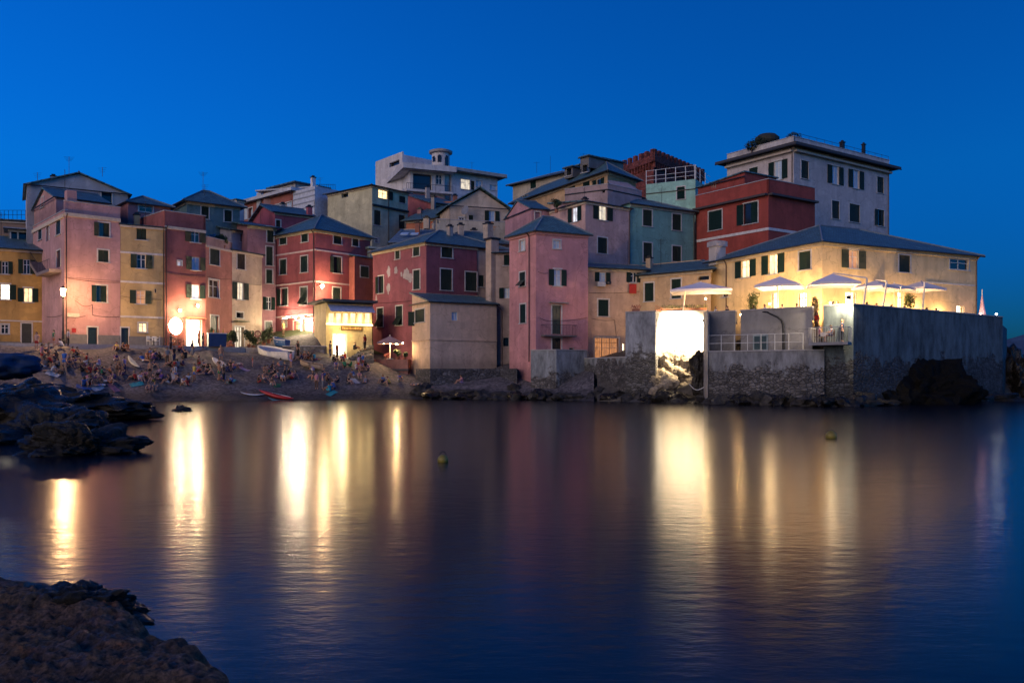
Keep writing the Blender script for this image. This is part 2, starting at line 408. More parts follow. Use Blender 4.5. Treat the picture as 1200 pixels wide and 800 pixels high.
        if kind == 'hip':
            ax = axis if axis is not None else (0 if la >= lb else 1)
            e = (0, 1, 2, 3) if ax == 0 else (1, 2, 3, 0)
            a, b_, c, d = (V3(o[k], z) for k in e)
            W = min(la, lb) if axis is None else (lb if ax == 0 else la); Ll = la if ax == 0 else lb
            ins = min(W/2, Ll*.49)
            dr = (b_-a).normalized(); r0 = (a+d)/2+dr*ins+Vector((0, 0, H)); r1 = (b_+c)/2-dr*ins+Vector((0, 0, H))
            for poly in ([a, b_, r1, r0], [b_, c, r1], [c, d, r0, r1], [d, a, r0]): m.face(poly, 'slope')
            m.face([d, c, b_, a]); rl = [(a, r0), (b_, r1), (c, r1), (d, r0), (r0, r1)]
        elif kind == 'gable':
            ax = axis or 0
            e = (0, 1, 2, 3) if ax == 0 else (1, 2, 3, 0)
            a, b_, c, d = (V3(o[k], z-.0) for k in e)
            r0 = (a+d)/2+Vector((0, 0, H)); r1 = (b_+c)/2+Vector((0, 0, H))
            m.slab([a, b_, r1, r0], t); m.slab([r0, r1, c, d], t); rl = [(r0, r1)]
            w = [V3(q[k], z) for k in e]; Hh = H*(1-ov/((a-d).length/2))
            g0 = (w[0]+w[3])/2+Vector((0, 0, Hh-t*.6)); g1 = (w[1]+w[2])/2+Vector((0, 0, Hh-t*.6))
            s.extra.face([w[3], w[0], g0]); s.extra.face([w[1], w[2], g1])
        elif kind == 'mono':    # high edge index
            hi = high; zz = [z]*4; zz[hi] += H; zz[(hi+1) % 4] += H
            top = [V3(o[k], zz[k]+.04) for k in range(4)]; m.slab(top, t); rl = []
            w = [V3(q[k], zz[k]) for k in range(4)]
            lo = [V3(q[k], z) for k in range(4)]
            k0, k1 = hi, (hi+1) % 4; p0, p1 = (hi-1) % 4, (hi+2) % 4
            s.extra.face([lo[k0], lo[k1], w[k1], w[k0]]); s.extra.face([lo[p0], lo[k0], w[k0]]); s.extra.face([lo[k1], lo[p1], w[k1]])
        elif kind == 'flat':
            m.slab([V3(p, z+t) for p in o], t); rl = []
        r = m.obj('roof', mat, s.root)
        if rl and kind != 'mono':
            m = MB()
            for a, b_ in rl: m.tube([a+Vector((0, 0, .03)), b_+Vector((0, 0, .03))], .09, 5)
            m.obj('ridge_tiles', plain('ridge_mortar', (.16, .2, .24), .8), r, s.root['_b'])
        if clutter and kind != 'flat' and la > 3 and lb > 3:
            k = RCL.random(); a_ = q[0]*(1-k*.5-.2)+q[1]*(k*.5+.2); b_ = q[3]*(1-k*.5-.2)+q[2]*(k*.5+.2); p = a_.lerp(b_, RCL.uniform(.5, .75)); zt = z+H*.85+.55
            if RCL.random() < .6:
                cm = MB(); cm.box((p.x, p.y, zt-.9), (.55, .5, 1.9), s.rz(0)); c_ = cm.obj('chimney', RCL.choice((s.mat, stucco((.4, .36, .33)), plain('brick_red', (.3, .12, .08), .9))), s.root)
                cm = MB(); cm.box((p.x, p.y, zt+.12), (.72, .66, .09), s.rz(0)); cm.box((p.x, p.y, zt+.26), (.4, .36, .2), s.rz(0)); cm.obj('cap', M_metal, c_, s.root['_b'])
            if RCL.random() < .65:
                p2 = a_.lerp(b_, .4)+(q[1]-q[0])*.15; cm = MB(); zb = z+H*.5; hh = RCL.uniform(1.6, 2.6)+H*.5; cm.tube([(p2.x, p2.y, zb), (p2.x, p2.y, zb+hh)], .022, 5); aa = RCL.uniform(0, 3)
                for j in range(4): L_ = .55-.09*j; cm.tube([(p2.x-L_*math.cos(aa), p2.y-L_*math.sin(aa), zb+hh-.08-.14*j), (p2.x+L_*math.cos(aa), p2.y+L_*math.sin(aa), zb+hh-.08-.14*j)], .012, 4)
                cm.obj('antenna', M_metal, s.root)
        # eaves board and gutter on the two faces seen
        m = MB(); fb = []
        for i in (0, 1):
            if kind == 'mono' and i in (high,): continue
            a, b_ = o[i], o[(i+1) % 4]; zz = z-.06
            m.tube([V3(a, zz), V3(b_, zz)], .07, 6)
        m.obj('gutter', plain('gutter_metal', (.035, .04, .045), .5, .4), r, s.root['_b'])
        m = MB()
        for i in (0, 1):
            A, B, d, n, L = s.fr(i); s.fbox(m, i, -.03, L+.03, z-.32, z-.02 if kind != 'flat' else z-.002, .003, .16)
        if fascia is not False: m.obj('cornice', plain('eaves_cornice', fascia or (.55, .47, .36), .8), s.root)
        return r
    def parapet(s, py=None, h=1., t=.25, edges=(0, 1, 2, 3), mat=None, cop=(.4, .4, .42), z=None, name='parapet'):
        z = s.z1 if z is None else z; m = MB(); c = MB()
        for i in edges:
            A, B, d, n, L = s.fr(i); s.fbox(m, i, 0, L, z, z+h, -t, 0); s.fbox(c, i, -.04, L+.04, z+h, z+h+.08, -t-.05, .06)
        p = m.obj(name, mat or s.mat, s.root); c.obj('coping', plain('coping_stone', cop, .8), p, s.root['_b'])
    def finish(s):
        m = MB(); n = len(s.plan)
        for f in range(n):
            A, B, d, nn, L = s.fr(f); hs = s.holes[f]
            us = sorted({0, L, *(min(max(x, 0), L) for h in hs for x in h[:2])}); zs = sorted({s.z0, s.z1, *(min(max(x, s.z0), s.z1) for h in hs for x in h[2:])})
            for a, b_ in zip(us, us[1:]):
                for c, e in zip(zs, zs[1:]):
                    if b_-a < 1e-4 or e-c < 1e-4: continue
                    um, zm = (a+b_)/2, (c+e)/2
                    if any(h[0] < um < h[1] and h[2] < zm < h[3] for h in hs): continue
                    m.face([s.pt(f, a, c), s.pt(f, b_, c), s.pt(f, b_, e), s.pt(f, a, e)])
            for h0, h1, z0, z1 in hs:
                dd = -.55
                for q in ((h0, z0, h0, z1), (h1, z1, h1, z0), (h0, z1, h1, z1), (h1, z0, h0, z0)):
                    m.face([s.pt(f, q[0], q[1]), s.pt(f, q[2], q[3]), s.pt(f, q[2], q[3], dd), s.pt(f, q[0], q[1], dd)])
        m.face([Vector((p.x, p.y, s.z1)) for p in s.plan])
        m.v += []; off = len(m.v); m.v += s.extra.v; m.f += [[i+off for i in f] for f in s.extra.f]; m.uv += s.extra.uv
        m.obj('wall', s.mat, s.root)

def box_plan(pxA, DA, pxB, DB, depth):
    A, B = P2(pxA, DA), P2(pxB, DB); d = (B-A).normalized(); n = Vector((-d.y, d.x))*depth
    return [A, B, B+n, A+n]
def corner_plan(pxC, D, yC, pxR, yR, pxL, z0=None):
    """corner nearest the camera, right end from the eaves' perspective, left end square to it"""
    C = P2(pxC, D); Rr = P2(pxR, D*(HZ-yC)/(HZ-yR)); L = perp_left(C, Rr, pxL)
    return [L, C, Rr, L+Rr-C]
def sub_plan(h, f, px0, px1, depth, out=0.):
    u0, u1 = h.hit(f, px0)[0], h.hit(f, px1)[0]
    a, b_ = h.pt(f, u0, 0, out), h.pt(f, u1, 0, out); c, d = h.pt(f, u1, 0, out-depth), h.pt(f, u0, 0, out-depth)
    return [Vector((p.x, p.y)) for p in (a, b_, c, d)]
# ================================================================ HOUSES
PINK = (.56, .32, .31); PINK2 = (.53, .25, .24); YEL = (.56, .41, .20); RED = (.36, .12, .11); SALM = (.52, .22, .16); CREAM = (.58, .46, .34)
# ---- orange yellow house at the edge
h = House('house', 'orange yellow house with two lit shuttered windows and a grey roof, beside the outside stairs', box_plan(-75, 84, 50, 88.5, 9), 4.6, Z(292, 87.5), stucco((.52, .33, .11)))
for a in ((0.5, 12, 306, 321), (25.5, 38, 304, 321)): h.win(0, a[0]-4, a[1]+3, a[2], a[3], 'o', surr=False)
h.win(0, -7, 19, 333, 351, 'o', 'white'); h.win(0, 21, 45, 337.5, 354, 'o', 'warm')
h.win(0, -30, -14, 334, 351); h.win(0, -30, -14, 306, 321)
h.win(0, 1, 10, 380, 391, 'g', surr=True); h.win(0, 25.5, 37, 379, 404, 'd', sc=(.02, .025, .02))
h.band(0, 376, 20, h=.12, out=.1); h.plinth(0, 5.7, skip=[(h.hit(0, 25)[0], h.hit(0, 37.5)[0])])
h.roof('mono', H=2.6, high=2, ov=.4); h.finish(); HL0 = h
t = thing('house', P(20, 270, 95), 'low dormer with a dark opening on the grey roof behind the orange yellow house', 'dormer')
bpy.data.objects.remove(t)
g = House('roof_terrace_room', 'dark glazed roof room under a pale awning above the orange yellow house', box_plan(10, 93, 35, 94, 3), Z(292, 93), Z(268, 93), stucco((.3, .28, .26)), cat='roof room')
g.win(0, 13, 20, 270, 281, 'n'); g.win(0, 22, 32, 270, 281, 'n'); g.roof('flat', ov=.5, mat=plain('pale_awning', (.3, .33, .4), .8)); g.finish()
h = House('house', 'low brown house with a roof railing behind the dark roof room', box_plan(-30, 104, 40, 106, 8), 8, Z(258, 105), stucco((.36, .24, .17)))
h.roof('flat', ov=.2); h.finish()
m = MB()
for q in range(9):
    p = P(-5+q*5, 257, 104.5); m.tube([p, p+Vector((0, 0, 1.1))], .03, 4)
for dz in (.55, 1.1): m.tube([P(-5, 257, 104.5)+Vector((0, 0, dz)), P(36, 257, 104.5)+Vector((0, 0, dz))], .025, 4)
m.obj('roof_railing', M_metal, h.root)
# ---- tall pink house
PLk = corner_plan(75.5, 82, 250.5, 141, 258, 33)
h = House('house', 'tall pink house with outside stairs and a green door, behind the glowing street lamp', PLk, 4.6, Z(250.5, 82), stucco(PINK, grime=.8), group=None)
HP = h
for a in ((116, 128, 261, 277.5), (115, 127, 293, 307), (113, 125, 334.5, 354)): h.win(1, *a)
h.win(1, 103, 114, 383.5, 408, 'd', sc=(.012, .03, .03)); h.win(0, 45, 49, 267, 281); h.win(0, 66, 71, 258.5, 275); h.win(0, 66.5, 71, 293.5, 313, 'd', sc=(.05, .03, .03)); h.win(0, 54.5, 58, 262, 282, 'd', sc=(.4, .35, .35))
h.plinth(1, 5.1+1.15, skip=[(h.hit(1, 102)[0], h.hit(1, 115)[0])]); h.band(1, 328, 120, h=.06, mat=stucco(dim(PINK, .7))); h.pipe(1, 77.5)
h.band(1, 251, 76, h=.35, out=.14, mat=plain('cream_cornice', (.6, .5, .38), .8), name='cornice'); h.band(0, 251, None, z=h.z1-.17, h=.35, out=.14, mat=plain('cream_cornice', (.6, .5, .38), .8), name='cornice')
h.parapet(h=1.25, edges=(1,)); h.parapet(h=.0+.35, edges=(0,))
m = MB(); h.fbox(m, 1, .25, 1.1, h.z1, h.z1+2.35, -1.0, -.02); m.obj('terrace_pier', h.mat, h.root)
h.finish()
h.cable(1, [(88, 352), (96, 358), (108, 357), (108, 369), (140, 371)]); h.cable(0, [(55, 371), (73, 369)]); h.cable(1, [(78, 371), (100, 370)]); h.cable(1, [(80, 326), (140, 331)])
m = MB(); # plaque, boxes
h.fbox(m, 1, h.hit(1, 84)[0], h.hit(1, 89)[0], Z(389, 82), Z(384, 82), .0, .05); m.obj('plaque', plain('red_plaque', (.35, .02, .02), .6), h.root)
m = MB(); h.fbox(m, 1, h.hit(1, 79)[0], h.hit(1, 93)[0], Z(371, 82), Z(366.5, 82), .0, .03); m.obj('plaque', plain('pale_plaque', (.6, .52, .45), .6), h.root)
# loft on its roof
u = h
l = House('roof_loft', 'small pink gabled loft with a teal roof on top of the pink house', [h.pt(0, h.hit(0, 38)[0], 0, -.1).xy, h.pt(0, h.hit(0, 64.5)[0], 0, -.1).xy, h.pt(0, h.hit(0, 64.5)[0], 0, -5).xy, h.pt(0, h.hit(0, 38)[0], 0, -5).xy], h.z1, Z(234, 86), h.mat, cat='loft')
l.win(0, 48, 51.5, 231.5, 243, 'n'); l.roof('gable', axis=1, H=1.7, ov=.25, fascia=False); l.finish()
l = House('house', 'pale blue grey gabled house rising behind the pink house roof', box_plan(31.5, 91, 150, 96, 9), 8, Z(221, 93), stucco((.42, .42, .44), grime=.8))
l.win(0, 119, 131, 225.5, 239, 'n'); l.roof('gable', axis=1, H=1.9, ov=.35, fascia=False); l.antenna(120, 94, 207, 196); l.antenna(44, 93, 215, 202); l.finish()
h = House('house', 'dark blue roofed room between the pink house terrace and gabled house', box_plan(95, 86.6, 118, 87.8, 3), Z(240, 86), Z(238, 86.5), stucco(PINK)); h.roof('mono', H=1.5, high=2, ov=.1); h.finish()
# outside stairs of the pink house
st = MB(); f = 0; u0 = HP.hit(0, 42)[0]; u1 = HP.hit(0, 58)[0]; zA, zB = Z(290, 86.5), Z(318, 84.5)
for q in range(13):
    a = u0+(u1-u0)*q/13; HP.fbox(st, 0, a, a+(u1-u0)/13, zA-(zA-zB)*(q+1)/13-.35, zA-(zA-zB)*(q+1)/13, .01, 1.1)
uL = HP.hit(0, 72)[0]; HP.fbox(st, 0, u1, uL, zB-.3, zB, .01, 1.1)
s_ = st.obj('staircase', plain('stair_stone', (.25, .2, .2), .9), HP.root)
m = MB(); a, b_ = HP.pt(0, u0, zA+.9, 1.07), HP.pt(0, u1, zB+.9, 1.07); m.tube([a, b_, HP.pt(0, uL, zB+.9, 1.07)], .03, 5)
for q in range(17):
    t_ = q/16; p = a.lerp(b_, t_); m.tube([p, p-Vector((0, 0, .95))], .015, 4)
for q in range(8):
    p = HP.pt(0, u1+(uL-u1)*q/7, zB+.9, 1.07); m.tube([p, p-Vector((0, 0, .9))], .015, 4)
m.obj('handrail', M_metal, s_, HP.root['_b'])
# ---- yellow house
h = House('house', 'narrow yellow house with pale bands across it, between the pink and the dark red house', box_plan(141, 85.4, 193, 87.6, 9), 4.6, Z(262, 85.4), stucco(YEL), group=None)
h.win(0, 160, 171.5, 267.5, 281, 'c', surr=False); h.win(0, 153, 178, 298, 314.5, 'o', surr=False); h.win(0, 152, 177.5, 340, 356, 'o', 'orange', surr=False)
h.win(0, 162.5, 172, 378.5, 389, 'g', 'warm'); h.win(0, 137+5, 150.5, 384, 409, 'd', sc=(.012, .03, .04)); h.win(0, 181, 183.6, 338, 343, 'n', surr=False, sill=False)
for py in (297, 331, 371.5): h.band(0, py, 166, h=.2, mat=plain('pale_band', (.62, .58, .55), .8))
h.plinth(0, 6.2, skip=[(0, h.hit(0, 151)[0])]); h.pipe(0, 191.5); h.cable(0, [(142, 347), (190, 351)]); h.roof('mono', H=1.5, high=2, ov=.15); h.finish()
h = House('house', 'mauve upper house with a low dark roof above the narrow yellow house', box_plan(150, 92, 200, 95, 7), 8, Z(239, 93), stucco((.42, .19, .2))); h.win(0, 163, 179, 241, 248.5, 'g'); h.roof('hip', H=1.3, ov=.4, fascia=False); h.finish()
# ---- dark red restaurant house
h = House('house', 'dark red house with a blazing lit restaurant doorway and round sign', box_plan(193, 87.6, 241, 90.7, 9), 4.6, Z(264, 87.6), stucco(RED))
HR = h
h.win(0, 217, 241-.5, 269.5, 284, 'o', surr=False); h.win(0, 218, 240.5, 301, 316.5, 'o', 'blue', surr=False); h.win(0, 218, 240, 333.5, 350, 'o', 'tv', surr=False)
h.win(0, 208.5, 212.5, 306, 311.5, 'g', 'tv', sill=False); h.win(0, 219, 235.5, 375, 410, 'D', 'blaze')
h.parapet(h=1.5, edges=(0, 1, 3)); h.band(0, 266, 193, h=.3, out=.12, mat=plain('cream_cornice', (.6, .5, .38), .8)); h.pipe(0, 194.5); h.finish()
u0 = h.hit(0, 205)[0]; zc = Z(382, 88.4); m = MB()
ring = [h.pt(0, u0+.78*math.cos(a), zc+.95*math.sin(a), .08) for a in [q*math.pi/14 for q in range(28)]]
ring2 = [p+(h.pt(0, 0, 0, .1)-h.pt(0, 0, 0, 0)) for p in ring]
m.face(ring2)
for q in range(28): m.face([ring[q], ring[(q+1) % 28], ring2[(q+1) % 28], ring2[q]])
sg = m.obj('sign_board', glow((1, .82, .5), 9.), h.root)
m = MB(); m.tube([*ring2, ring2[0]], .06, 6); m.obj('rim', plain('red_rim', (.4, .06, .03), .6), sg, h.root['_b'])
m = MB(); u1_ = h.hit(0, 217)[0]; u2_ = h.hit(0, 238)[0]; m.slab([h.pt(0, u1_, Z(371, 89.5), 0), h.pt(0, u1_, Z(373.5, 89.5), 1.0), h.pt(0, u2_, Z(373.5, 89.5), 1.0), h.pt(0, u2_, Z(371, 89.5), 0)], .08); m.obj('door_canopy', plain('canopy_red', (.35, .1, .05), .7), h.root)
def wall_lamp(h, f, px, py, power, name='wall_lamp', col=(1, .68, .36), out=.55, sz=.13, gs=60., label=None):
    u, D = h.hit(f, px); z = Z(py, D); m = MB(); m.tube([h.pt(f, u, z+.1, .02), h.pt(f, u, z+.3, out*.5), h.pt(f, u, z+.2, out)], .025, 5); a = m.obj(name, M_metal, h.root)
    m = MB(); m.blob(h.pt(f, u, z, out), (sz, sz, sz*1.2), 2); m.obj('bulb', glow(col, gs), a, h.root['_b'], smooth=True)
    light('lamp_light', h.pt(f, u, z-.05, out+.32), power, col, .14, h.root)
HR.cable(0, [(195, 320), (240, 324)]); HR.cable(0, [(196, 371), (216, 372)])
wall_lamp(HR, 0, 208, 364, 520); wall_lamp(HR, 0, 229, 358.5, 580)
light('doorway_light', HR.pt(0, HR.hit(0, 227)[0], 7.0, .9), 330, (1, .72, .38), .25, HR.root)
# ---- salmon and cream houses
h = House('house', 'salmon house with a plant filled roof terrace, beside the restaurant doorway', box_plan(241, 90.7, 272, 95, 8), 4.6, Z(287, 90.7), stucco(SALM)); HS = h
h.cable(0, [(242, 324), (271, 327)]); h.win(0, 246, 257, 292, 310.5, 'c'); h.win(0, 245, 256.5, 328, 348.5, 'g'); h.win(0, 247, 256, 370, 398, 'd', sc=(.05, .09, .08))
h.parapet(h=.9, edges=(0, 1, 3), mat=stucco((.45, .28, .24))); h.band(0, 288, 241, h=.22, out=.1, mat=plain('cream_cornice', (.6, .5, .38), .8)); h.finish()
h = House('house', 'cream house with a lit shuttered window and small balcony canopy over its door', box_plan(272, 95, 307, 99, 8), 4.6, Z(292.5, 95), stucco(CREAM)); HC = h
h.cable(0, [(273, 329), (306, 334)]); h.win(0, 278, 287, 296.5, 315.5, 'c', sc=(.03, .02, .02)); h.win(0, 271.8+.5, 291, 331, 351, 'o', 'curtain', surr=False); h.win(0, 275.5, 286, 383, 408, 'D', 'curtain'); h.win(0, 277, 285, 366, 372.5, 'n')
m = MB(); ua, ub = h.hit(0, 273.5)[0], h.hit(0, 287.5)[0]; h.fbox(m, 0, ua, ub, Z(377, 96), Z(376, 96), 0, .7); m.obj('door_canopy', plain('canopy_green', (.08, .1, .05), .7), h.root)
h.roof('mono', H=1.4, high=2, ov=.25, fascia=(.6, .5, .4)); h.finish()
# ---- teal house behind
h = House('house', 'teal house under a wide hipped slate roof behind the dark red house', corner_plan(219, 100, 236, 281, 243.5, 203), 8, Z(236, 100), stucco((.13, .23, .24)), group=None)
h.win(1, 236, 244.5, 242, 256.5); h.win(1, 263, 271.5, 246.5, 260); h.roof('hip', H=2.1, ov=.7, axis=1); h.antenna(240, 102, 229, 216); h.finish()
h = House('house', 'small pale lean-to house with a blue roof above the salmon house terrace', box_plan(271, 101, 292, 103, 6), 6, Z(271, 102), stucco((.4, .38, .42))); h.win(0, 282, 293-.5, 272, 284, 'c', surr=False); h.roof('mono', H=1.6, high=2, ov=.5); h.finish()
# ---- mauve house
h = House('house', 'narrow mauve house squeezed between the cream house and the crimson house', box_plan(290, 100.5, 323, 102.5, 9), 5, Z(265, 101), stucco((.38, .19, .21)))
h.win(0, 313, 320.5, 263+3, 284, 'c'); h.win(0, 312, 319.5, 289, 311, 'c'); h.win(0, 312, 319, 316, 332, 'c'); h.win(0, 308, 322, 348, 363, 'o', surr=False); h.win(0, 311, 318, 377, 392, 'd')
h.roof('mono', H=2.1, high=2, ov=.7); h.finish()
h = House('house', 'crimson upper house with a low slate roof above the crimson corner house', box_plan(322, 108, 366, 111, 8), 8, Z(252, 110), stucco((.4, .1, .13))); h.win(0, 323.5, 328.5, 258, 267); h.roof('gable', axis=0, H=1.6, ov=.5); h.chimney(362.5, 111, 243, .6, 1.2); h.finish()
# ---- apartment block with white stair tower
h = House('apartment_block', 'brick red apartment block with pale blinds beside a striped white stair tower', box_plan(284, 138, 343, 128, 12), 15, Z(231, 132), stucco((.38, .13, .1)), cat='apartment block')
for a in ((311.5, 318.5, 241.5, 251.5), (322.5, 329.5, 239.5, 249.5), (335, 342, 237, 247.5)): h.win(0, *a, 'g', 'blue')
h.win(0, 291, 296, 243.5, 256, 'n', 'blue'); h.band(0, 250, 303, h=6.4, out=.2, u=(h.hit(0, 302)[0], h.hit(0, 307)[0]), mat=stucco((.5, .52, .55)), name='white_pier')
h.win(0, 285.5, 289.5, 243.5, 257, 'g', 'blue')
h.roof('flat', ov=.8, t=.5, mat=stucco((.6, .62, .66)), fascia=False); h.finish()
g = House('penthouse', 'pale penthouse room on the roof of the brick red apartment block', box_plan(316, 134, 346, 129.5, 6), Z(231, 132), Z(216.5, 131), stucco((.58, .57, .55)), cat='penthouse'); g.win(0, 329, 341, 219.5, 223.5, 'g'); g.roof('flat', ov=.4, t=.2, fascia=False); g.finish()
m_str = plain('striped_cladding', (.55, .58, .64), .6, slats=.16)
g = House('stair_tower', 'white horizontally striped stair tower of the apartment block', box_plan(343.5, 127.8, 369, 124, 7), 15, Z(221.5, 126), m_str, cat='tower')
for q in range(4): g.band(0, 227+q*6.2, 350, h=.18, out=.06, mat=plain('band_grey', (.3, .33, .38), .8))
g.chimney(367, 127, 208.5, .55, 2.4, mat=M_white); g.antenna(366, 126, 214, 205, 2); g.antenna(375, 129, 225, 208, 2); g.finish()
g = House('apartment_block', 'dark apartment wing with blue awninged balconies behind the stair tower', box_plan(369.5, 130, 400, 138, 9), 15, Z(226, 133), stucco((.34, .2, .2)), cat='apartment block')
for y0 in (229, 240): g.win(0, 373, 386, y0, y0+8.5, 'n'); g.win(0, 388, 396, y0, y0+8.5, 'n')
for py in (238.5, 249.5):
    g.band(0, py, 380, h=.25, out=1.3, mat=plain('balcony_slab', (.5, .5, .52), .8), name='balcony'); g.band(0, py-10.3, 380, h=.5, out=1.2, mat=plain('blue_awning', (.1, .2, .42), .8), name='awning')
g.roof('flat', ov=.9, t=.2, mat=plain('roof_white', (.45, .47, .5))); g.finish()
m = MB()
for q in range(9): p = P(372+q*2.6, 223.5, 131); m.tube([p, p+Vector((0, 0, 1.0))], .03, 4)
m.tube([P(372, 216.3, 131), P(393, 216.3, 131)], .03, 4); m.obj('roof_railing', M_metal, g.root)
g = House('house', 'low white house end seen above the teal roof near the apartment block', box_plan(277, 121, 286, 122, 5), 12, Z(234, 121), stucco((.55, .55, .58))); g.roof('flat', ov=.2); g.finish()
# ---- crimson corner house
h = House('house', 'crimson corner house with pale bands and a bright street lamp fixed at its corner', corner_plan(369.5, 98, 269, 434, 279.5, 321), 5.5, Z(269, 98), stucco((.38, .105, .115)))
HK = h
for a in ((328, 335.8, 275.5, 286.5), (353.5, 361, 272.5, 283.5), (328, 335.5, 304, 321.5), (352.5, 360.5, 300, 319)): h.win(0, *a)
h.win(0, 329, 337, 338, 358); h.win(0, 352, 360, 336.5, 357, 'a'); h.win(0, 331, 336, 376, 384, 'g', sill=False)
for a in ((391, 400, 274, 286), (413, 420, 277.5, 288.5), (391, 400, 301, 320)): h.win(1, *a)
h.win(1, 390, 399, 337, 354)
for py in (292.5, 329.5, 368.5):
    for f in (0, 1): h.band(f, py, None, z=Z(py, 98), h=.18, out=.05, mat=plain('pale_band', (.62, .5, .47), .8))
h.win(0, 344, 352, 376, 393, 'D', 'warm'); h.win(0, 354, 366, 374, 393, 'D', 'blaze')
h.cable(0, [(322, 362), (367, 360)]); h.pipe(0, 368.3, z0=8.5); h.roof('hip', H=2.7, ov=.55, axis=1)
uB, uB2 = h.hit(1, 409)[0], h.hit(1, 434)[0]; m = MB(); h.fbox(m, 1, uB, uB2-.02, 5.5, Z(301, 101.5), .01, 1.0); b_ = m.obj('bay', stucco((.40, .13, .11)), h.root)
m = MB(); zt = Z(301, 101.5); m.slab([h.pt(1, uB-.1, zt+.35, 0), h.pt(1, uB-.1, zt+.08, 1.25), h.pt(1, uB2, zt+.08, 1.25), h.pt(1, uB2, zt+.35, 0)], .08); m.obj('bay_roof', slate(), b_, h.root['_b'])
m = MB(); ua, ub = h.hit(1, 416.5)[0]-.05, h.hit(1, 425.5)[0]-.05; za, zb = Z(323, 101), Z(310.5, 101); h.fbox(m, 1, ua-.12, ub+.12, za-.12, zb+.12, 1.0, 1.03); f_ = m.obj('window', M_surround(), h.root)
m = MB(); h.fbox(m, 1, ua, ub, za, zb, 1.03, 1.06); m.obj('shutter', M_shutter(), f_, h.root['_b'])
h.finish()
wall_lamp(h, 1, 371.2, 336, 900, name='street_lamp_bracket', out=1.0, sz=.2, gs=130, col=(1, .64, .32))
for px_, pw in ((342, 500), (352, 900), (361, 1200)): wall_lamp(h, 0, px_, 372.5, pw, out=.7, sz=.1, gs=90, col=(1, .78, .5))
m = MB(); ua, ub = h.hit(0, 338)[0], h.hit(0, 367.5)[0]; m.slab([h.pt(0, ua, Z(370, 98), .05), h.pt(0, ua, Z(372, 98), 1.3), h.pt(0, ub, Z(372, 98), 1.3), h.pt(0, ub, Z(370, 98), .05)], .06); m.obj('awning', plain('cream_awning', (.6, .5, .4), .8), h.root)
# ---- lit shop
h = House('restaurant_building', 'low cream restaurant with glowing upper windows, a dark flat roof and a name board', box_plan(382, 91.5, 436, 94.0, 4.5), 3.2, Z(355, 92), stucco((.6, .5, .28)), cat='restaurant')
SH = h
for q in range(6):
    a = 385+q*8.5; h.win(0, a, a+7.4, 366.5, 378.5, 'n', 'warm', surr=False, sill=False)
h.win(0, 390.5, 405.5, 392, 419, 'D', 'blaze')
h.band(0, 380, 400, h=.14, out=.25, mat=glow((1, .72, .3), 3.0), name='light_strip')
m = MB(); ua, ub = h.hit(0, 384)[0], h.hit(0, 436)[0]; m.slab([h.pt(0, ua, Z(357, 92), .02), h.pt(0, ua, Z(365, 92), 1.1), h.pt(0, ub, Z(365, 92), 1.1), h.pt(0, ub, Z(357, 92), .02)], .05); m.obj('awning', plain('striped_blue_awning', (.45, .5, .68), .8), h.root)
m = MB(); h.fbox(m, 0, h.hit(0, 399.5)[0], h.hit(0, 425)[0], Z(387, 92.5), Z(382, 92.5), .01, .1); sb = m.obj('name_board', plain('board_brown', (.1, .05, .02), .6), h.root)
h.finish()
p_ = [h.pt(0, u, h.z1, o) for u, o in ((-.6, 1.0), (h.fr(0)[4]+.3, 1.0), (h.fr(0)[4]+.3, -5), (-.6, -5))]
m = MB(); p_[0].z += 0; m.slab([p+Vector((0, 0, .35)) for p in p_], .25); m.obj('roof', plain('dark_roof_sheet', (.06, .07, .07), .6), h.root)
m = MB(); R5 = random.Random(5); ua, ub = h.hit(0, 401)[0], h.hit(0, 424)[0]; uu = ua
while uu < ub-.1:
    w_ = R5.uniform(.07, .16); zc = Z(384.5, 92.5); h.fbox(m, 0, uu, uu+w_*.7, zc-.12, zc+R5.choice((.08, .14)), .1, .115); uu += w_+.04
m.obj('lettering', plain('gold_letters', (.55, .35, .12), .5), sb, h.root['_b'])
light('shop_light', h.pt(0, h.hit(0, 398)[0], Z(396, 92), 1.2), 260, (1, .7, .3), .25, h.root)
for a in (388, 404, 420, 432): light('strip_light', h.pt(0, h.hit(0, a)[0], Z(378, 92), .5), 60, (1, .68, .28), .15, h.root)
# ---- pale green house on the hill
h = House('house', 'pale green hillside house with one glowing attic window, above the crimson corner house', corner_plan(436, 118, 217, 478, 226.5, 384), 12, Z(217, 118), stucco((.62, .58, .38)))
h.win(1, 443.5, 460, 223.5, 233.5, 'oR', 'warm', surr=False); h.win(1, 468, 475, 230, 238, 'c', surr=False)
h.win(1, 438.5, 446, 246.5, 264, surr=False); h.win(1, 467.5, 474.5, 252, 268.5, surr=False); h.win(1, 439.5, 443.5, 279.5, 284.5, 'g', sill=False)
h.band(1, 240, 436, h=.25, out=.3, mat=M_metal, name='cornice'); h.pipe(1, 455); h.win(0, 400, 408, 226.5, 231.5, 'n', surr=False, sill=False)
h.roof('hip', H=.9, ov=.5, axis=1); h.finish()
h = House('house', 'small mint house front with two dark windows below the pale green house', box_plan(433.5, 103.5, 455, 105, 4), 8, Z(292, 104), stucco((.45, .52, .42))); h.win(0, 444.5, 452, 296, 310, 'c', surr=False); h.roof('flat', ov=.3, t=.25, mat=stucco((.4, .5, .45))); h.finish()
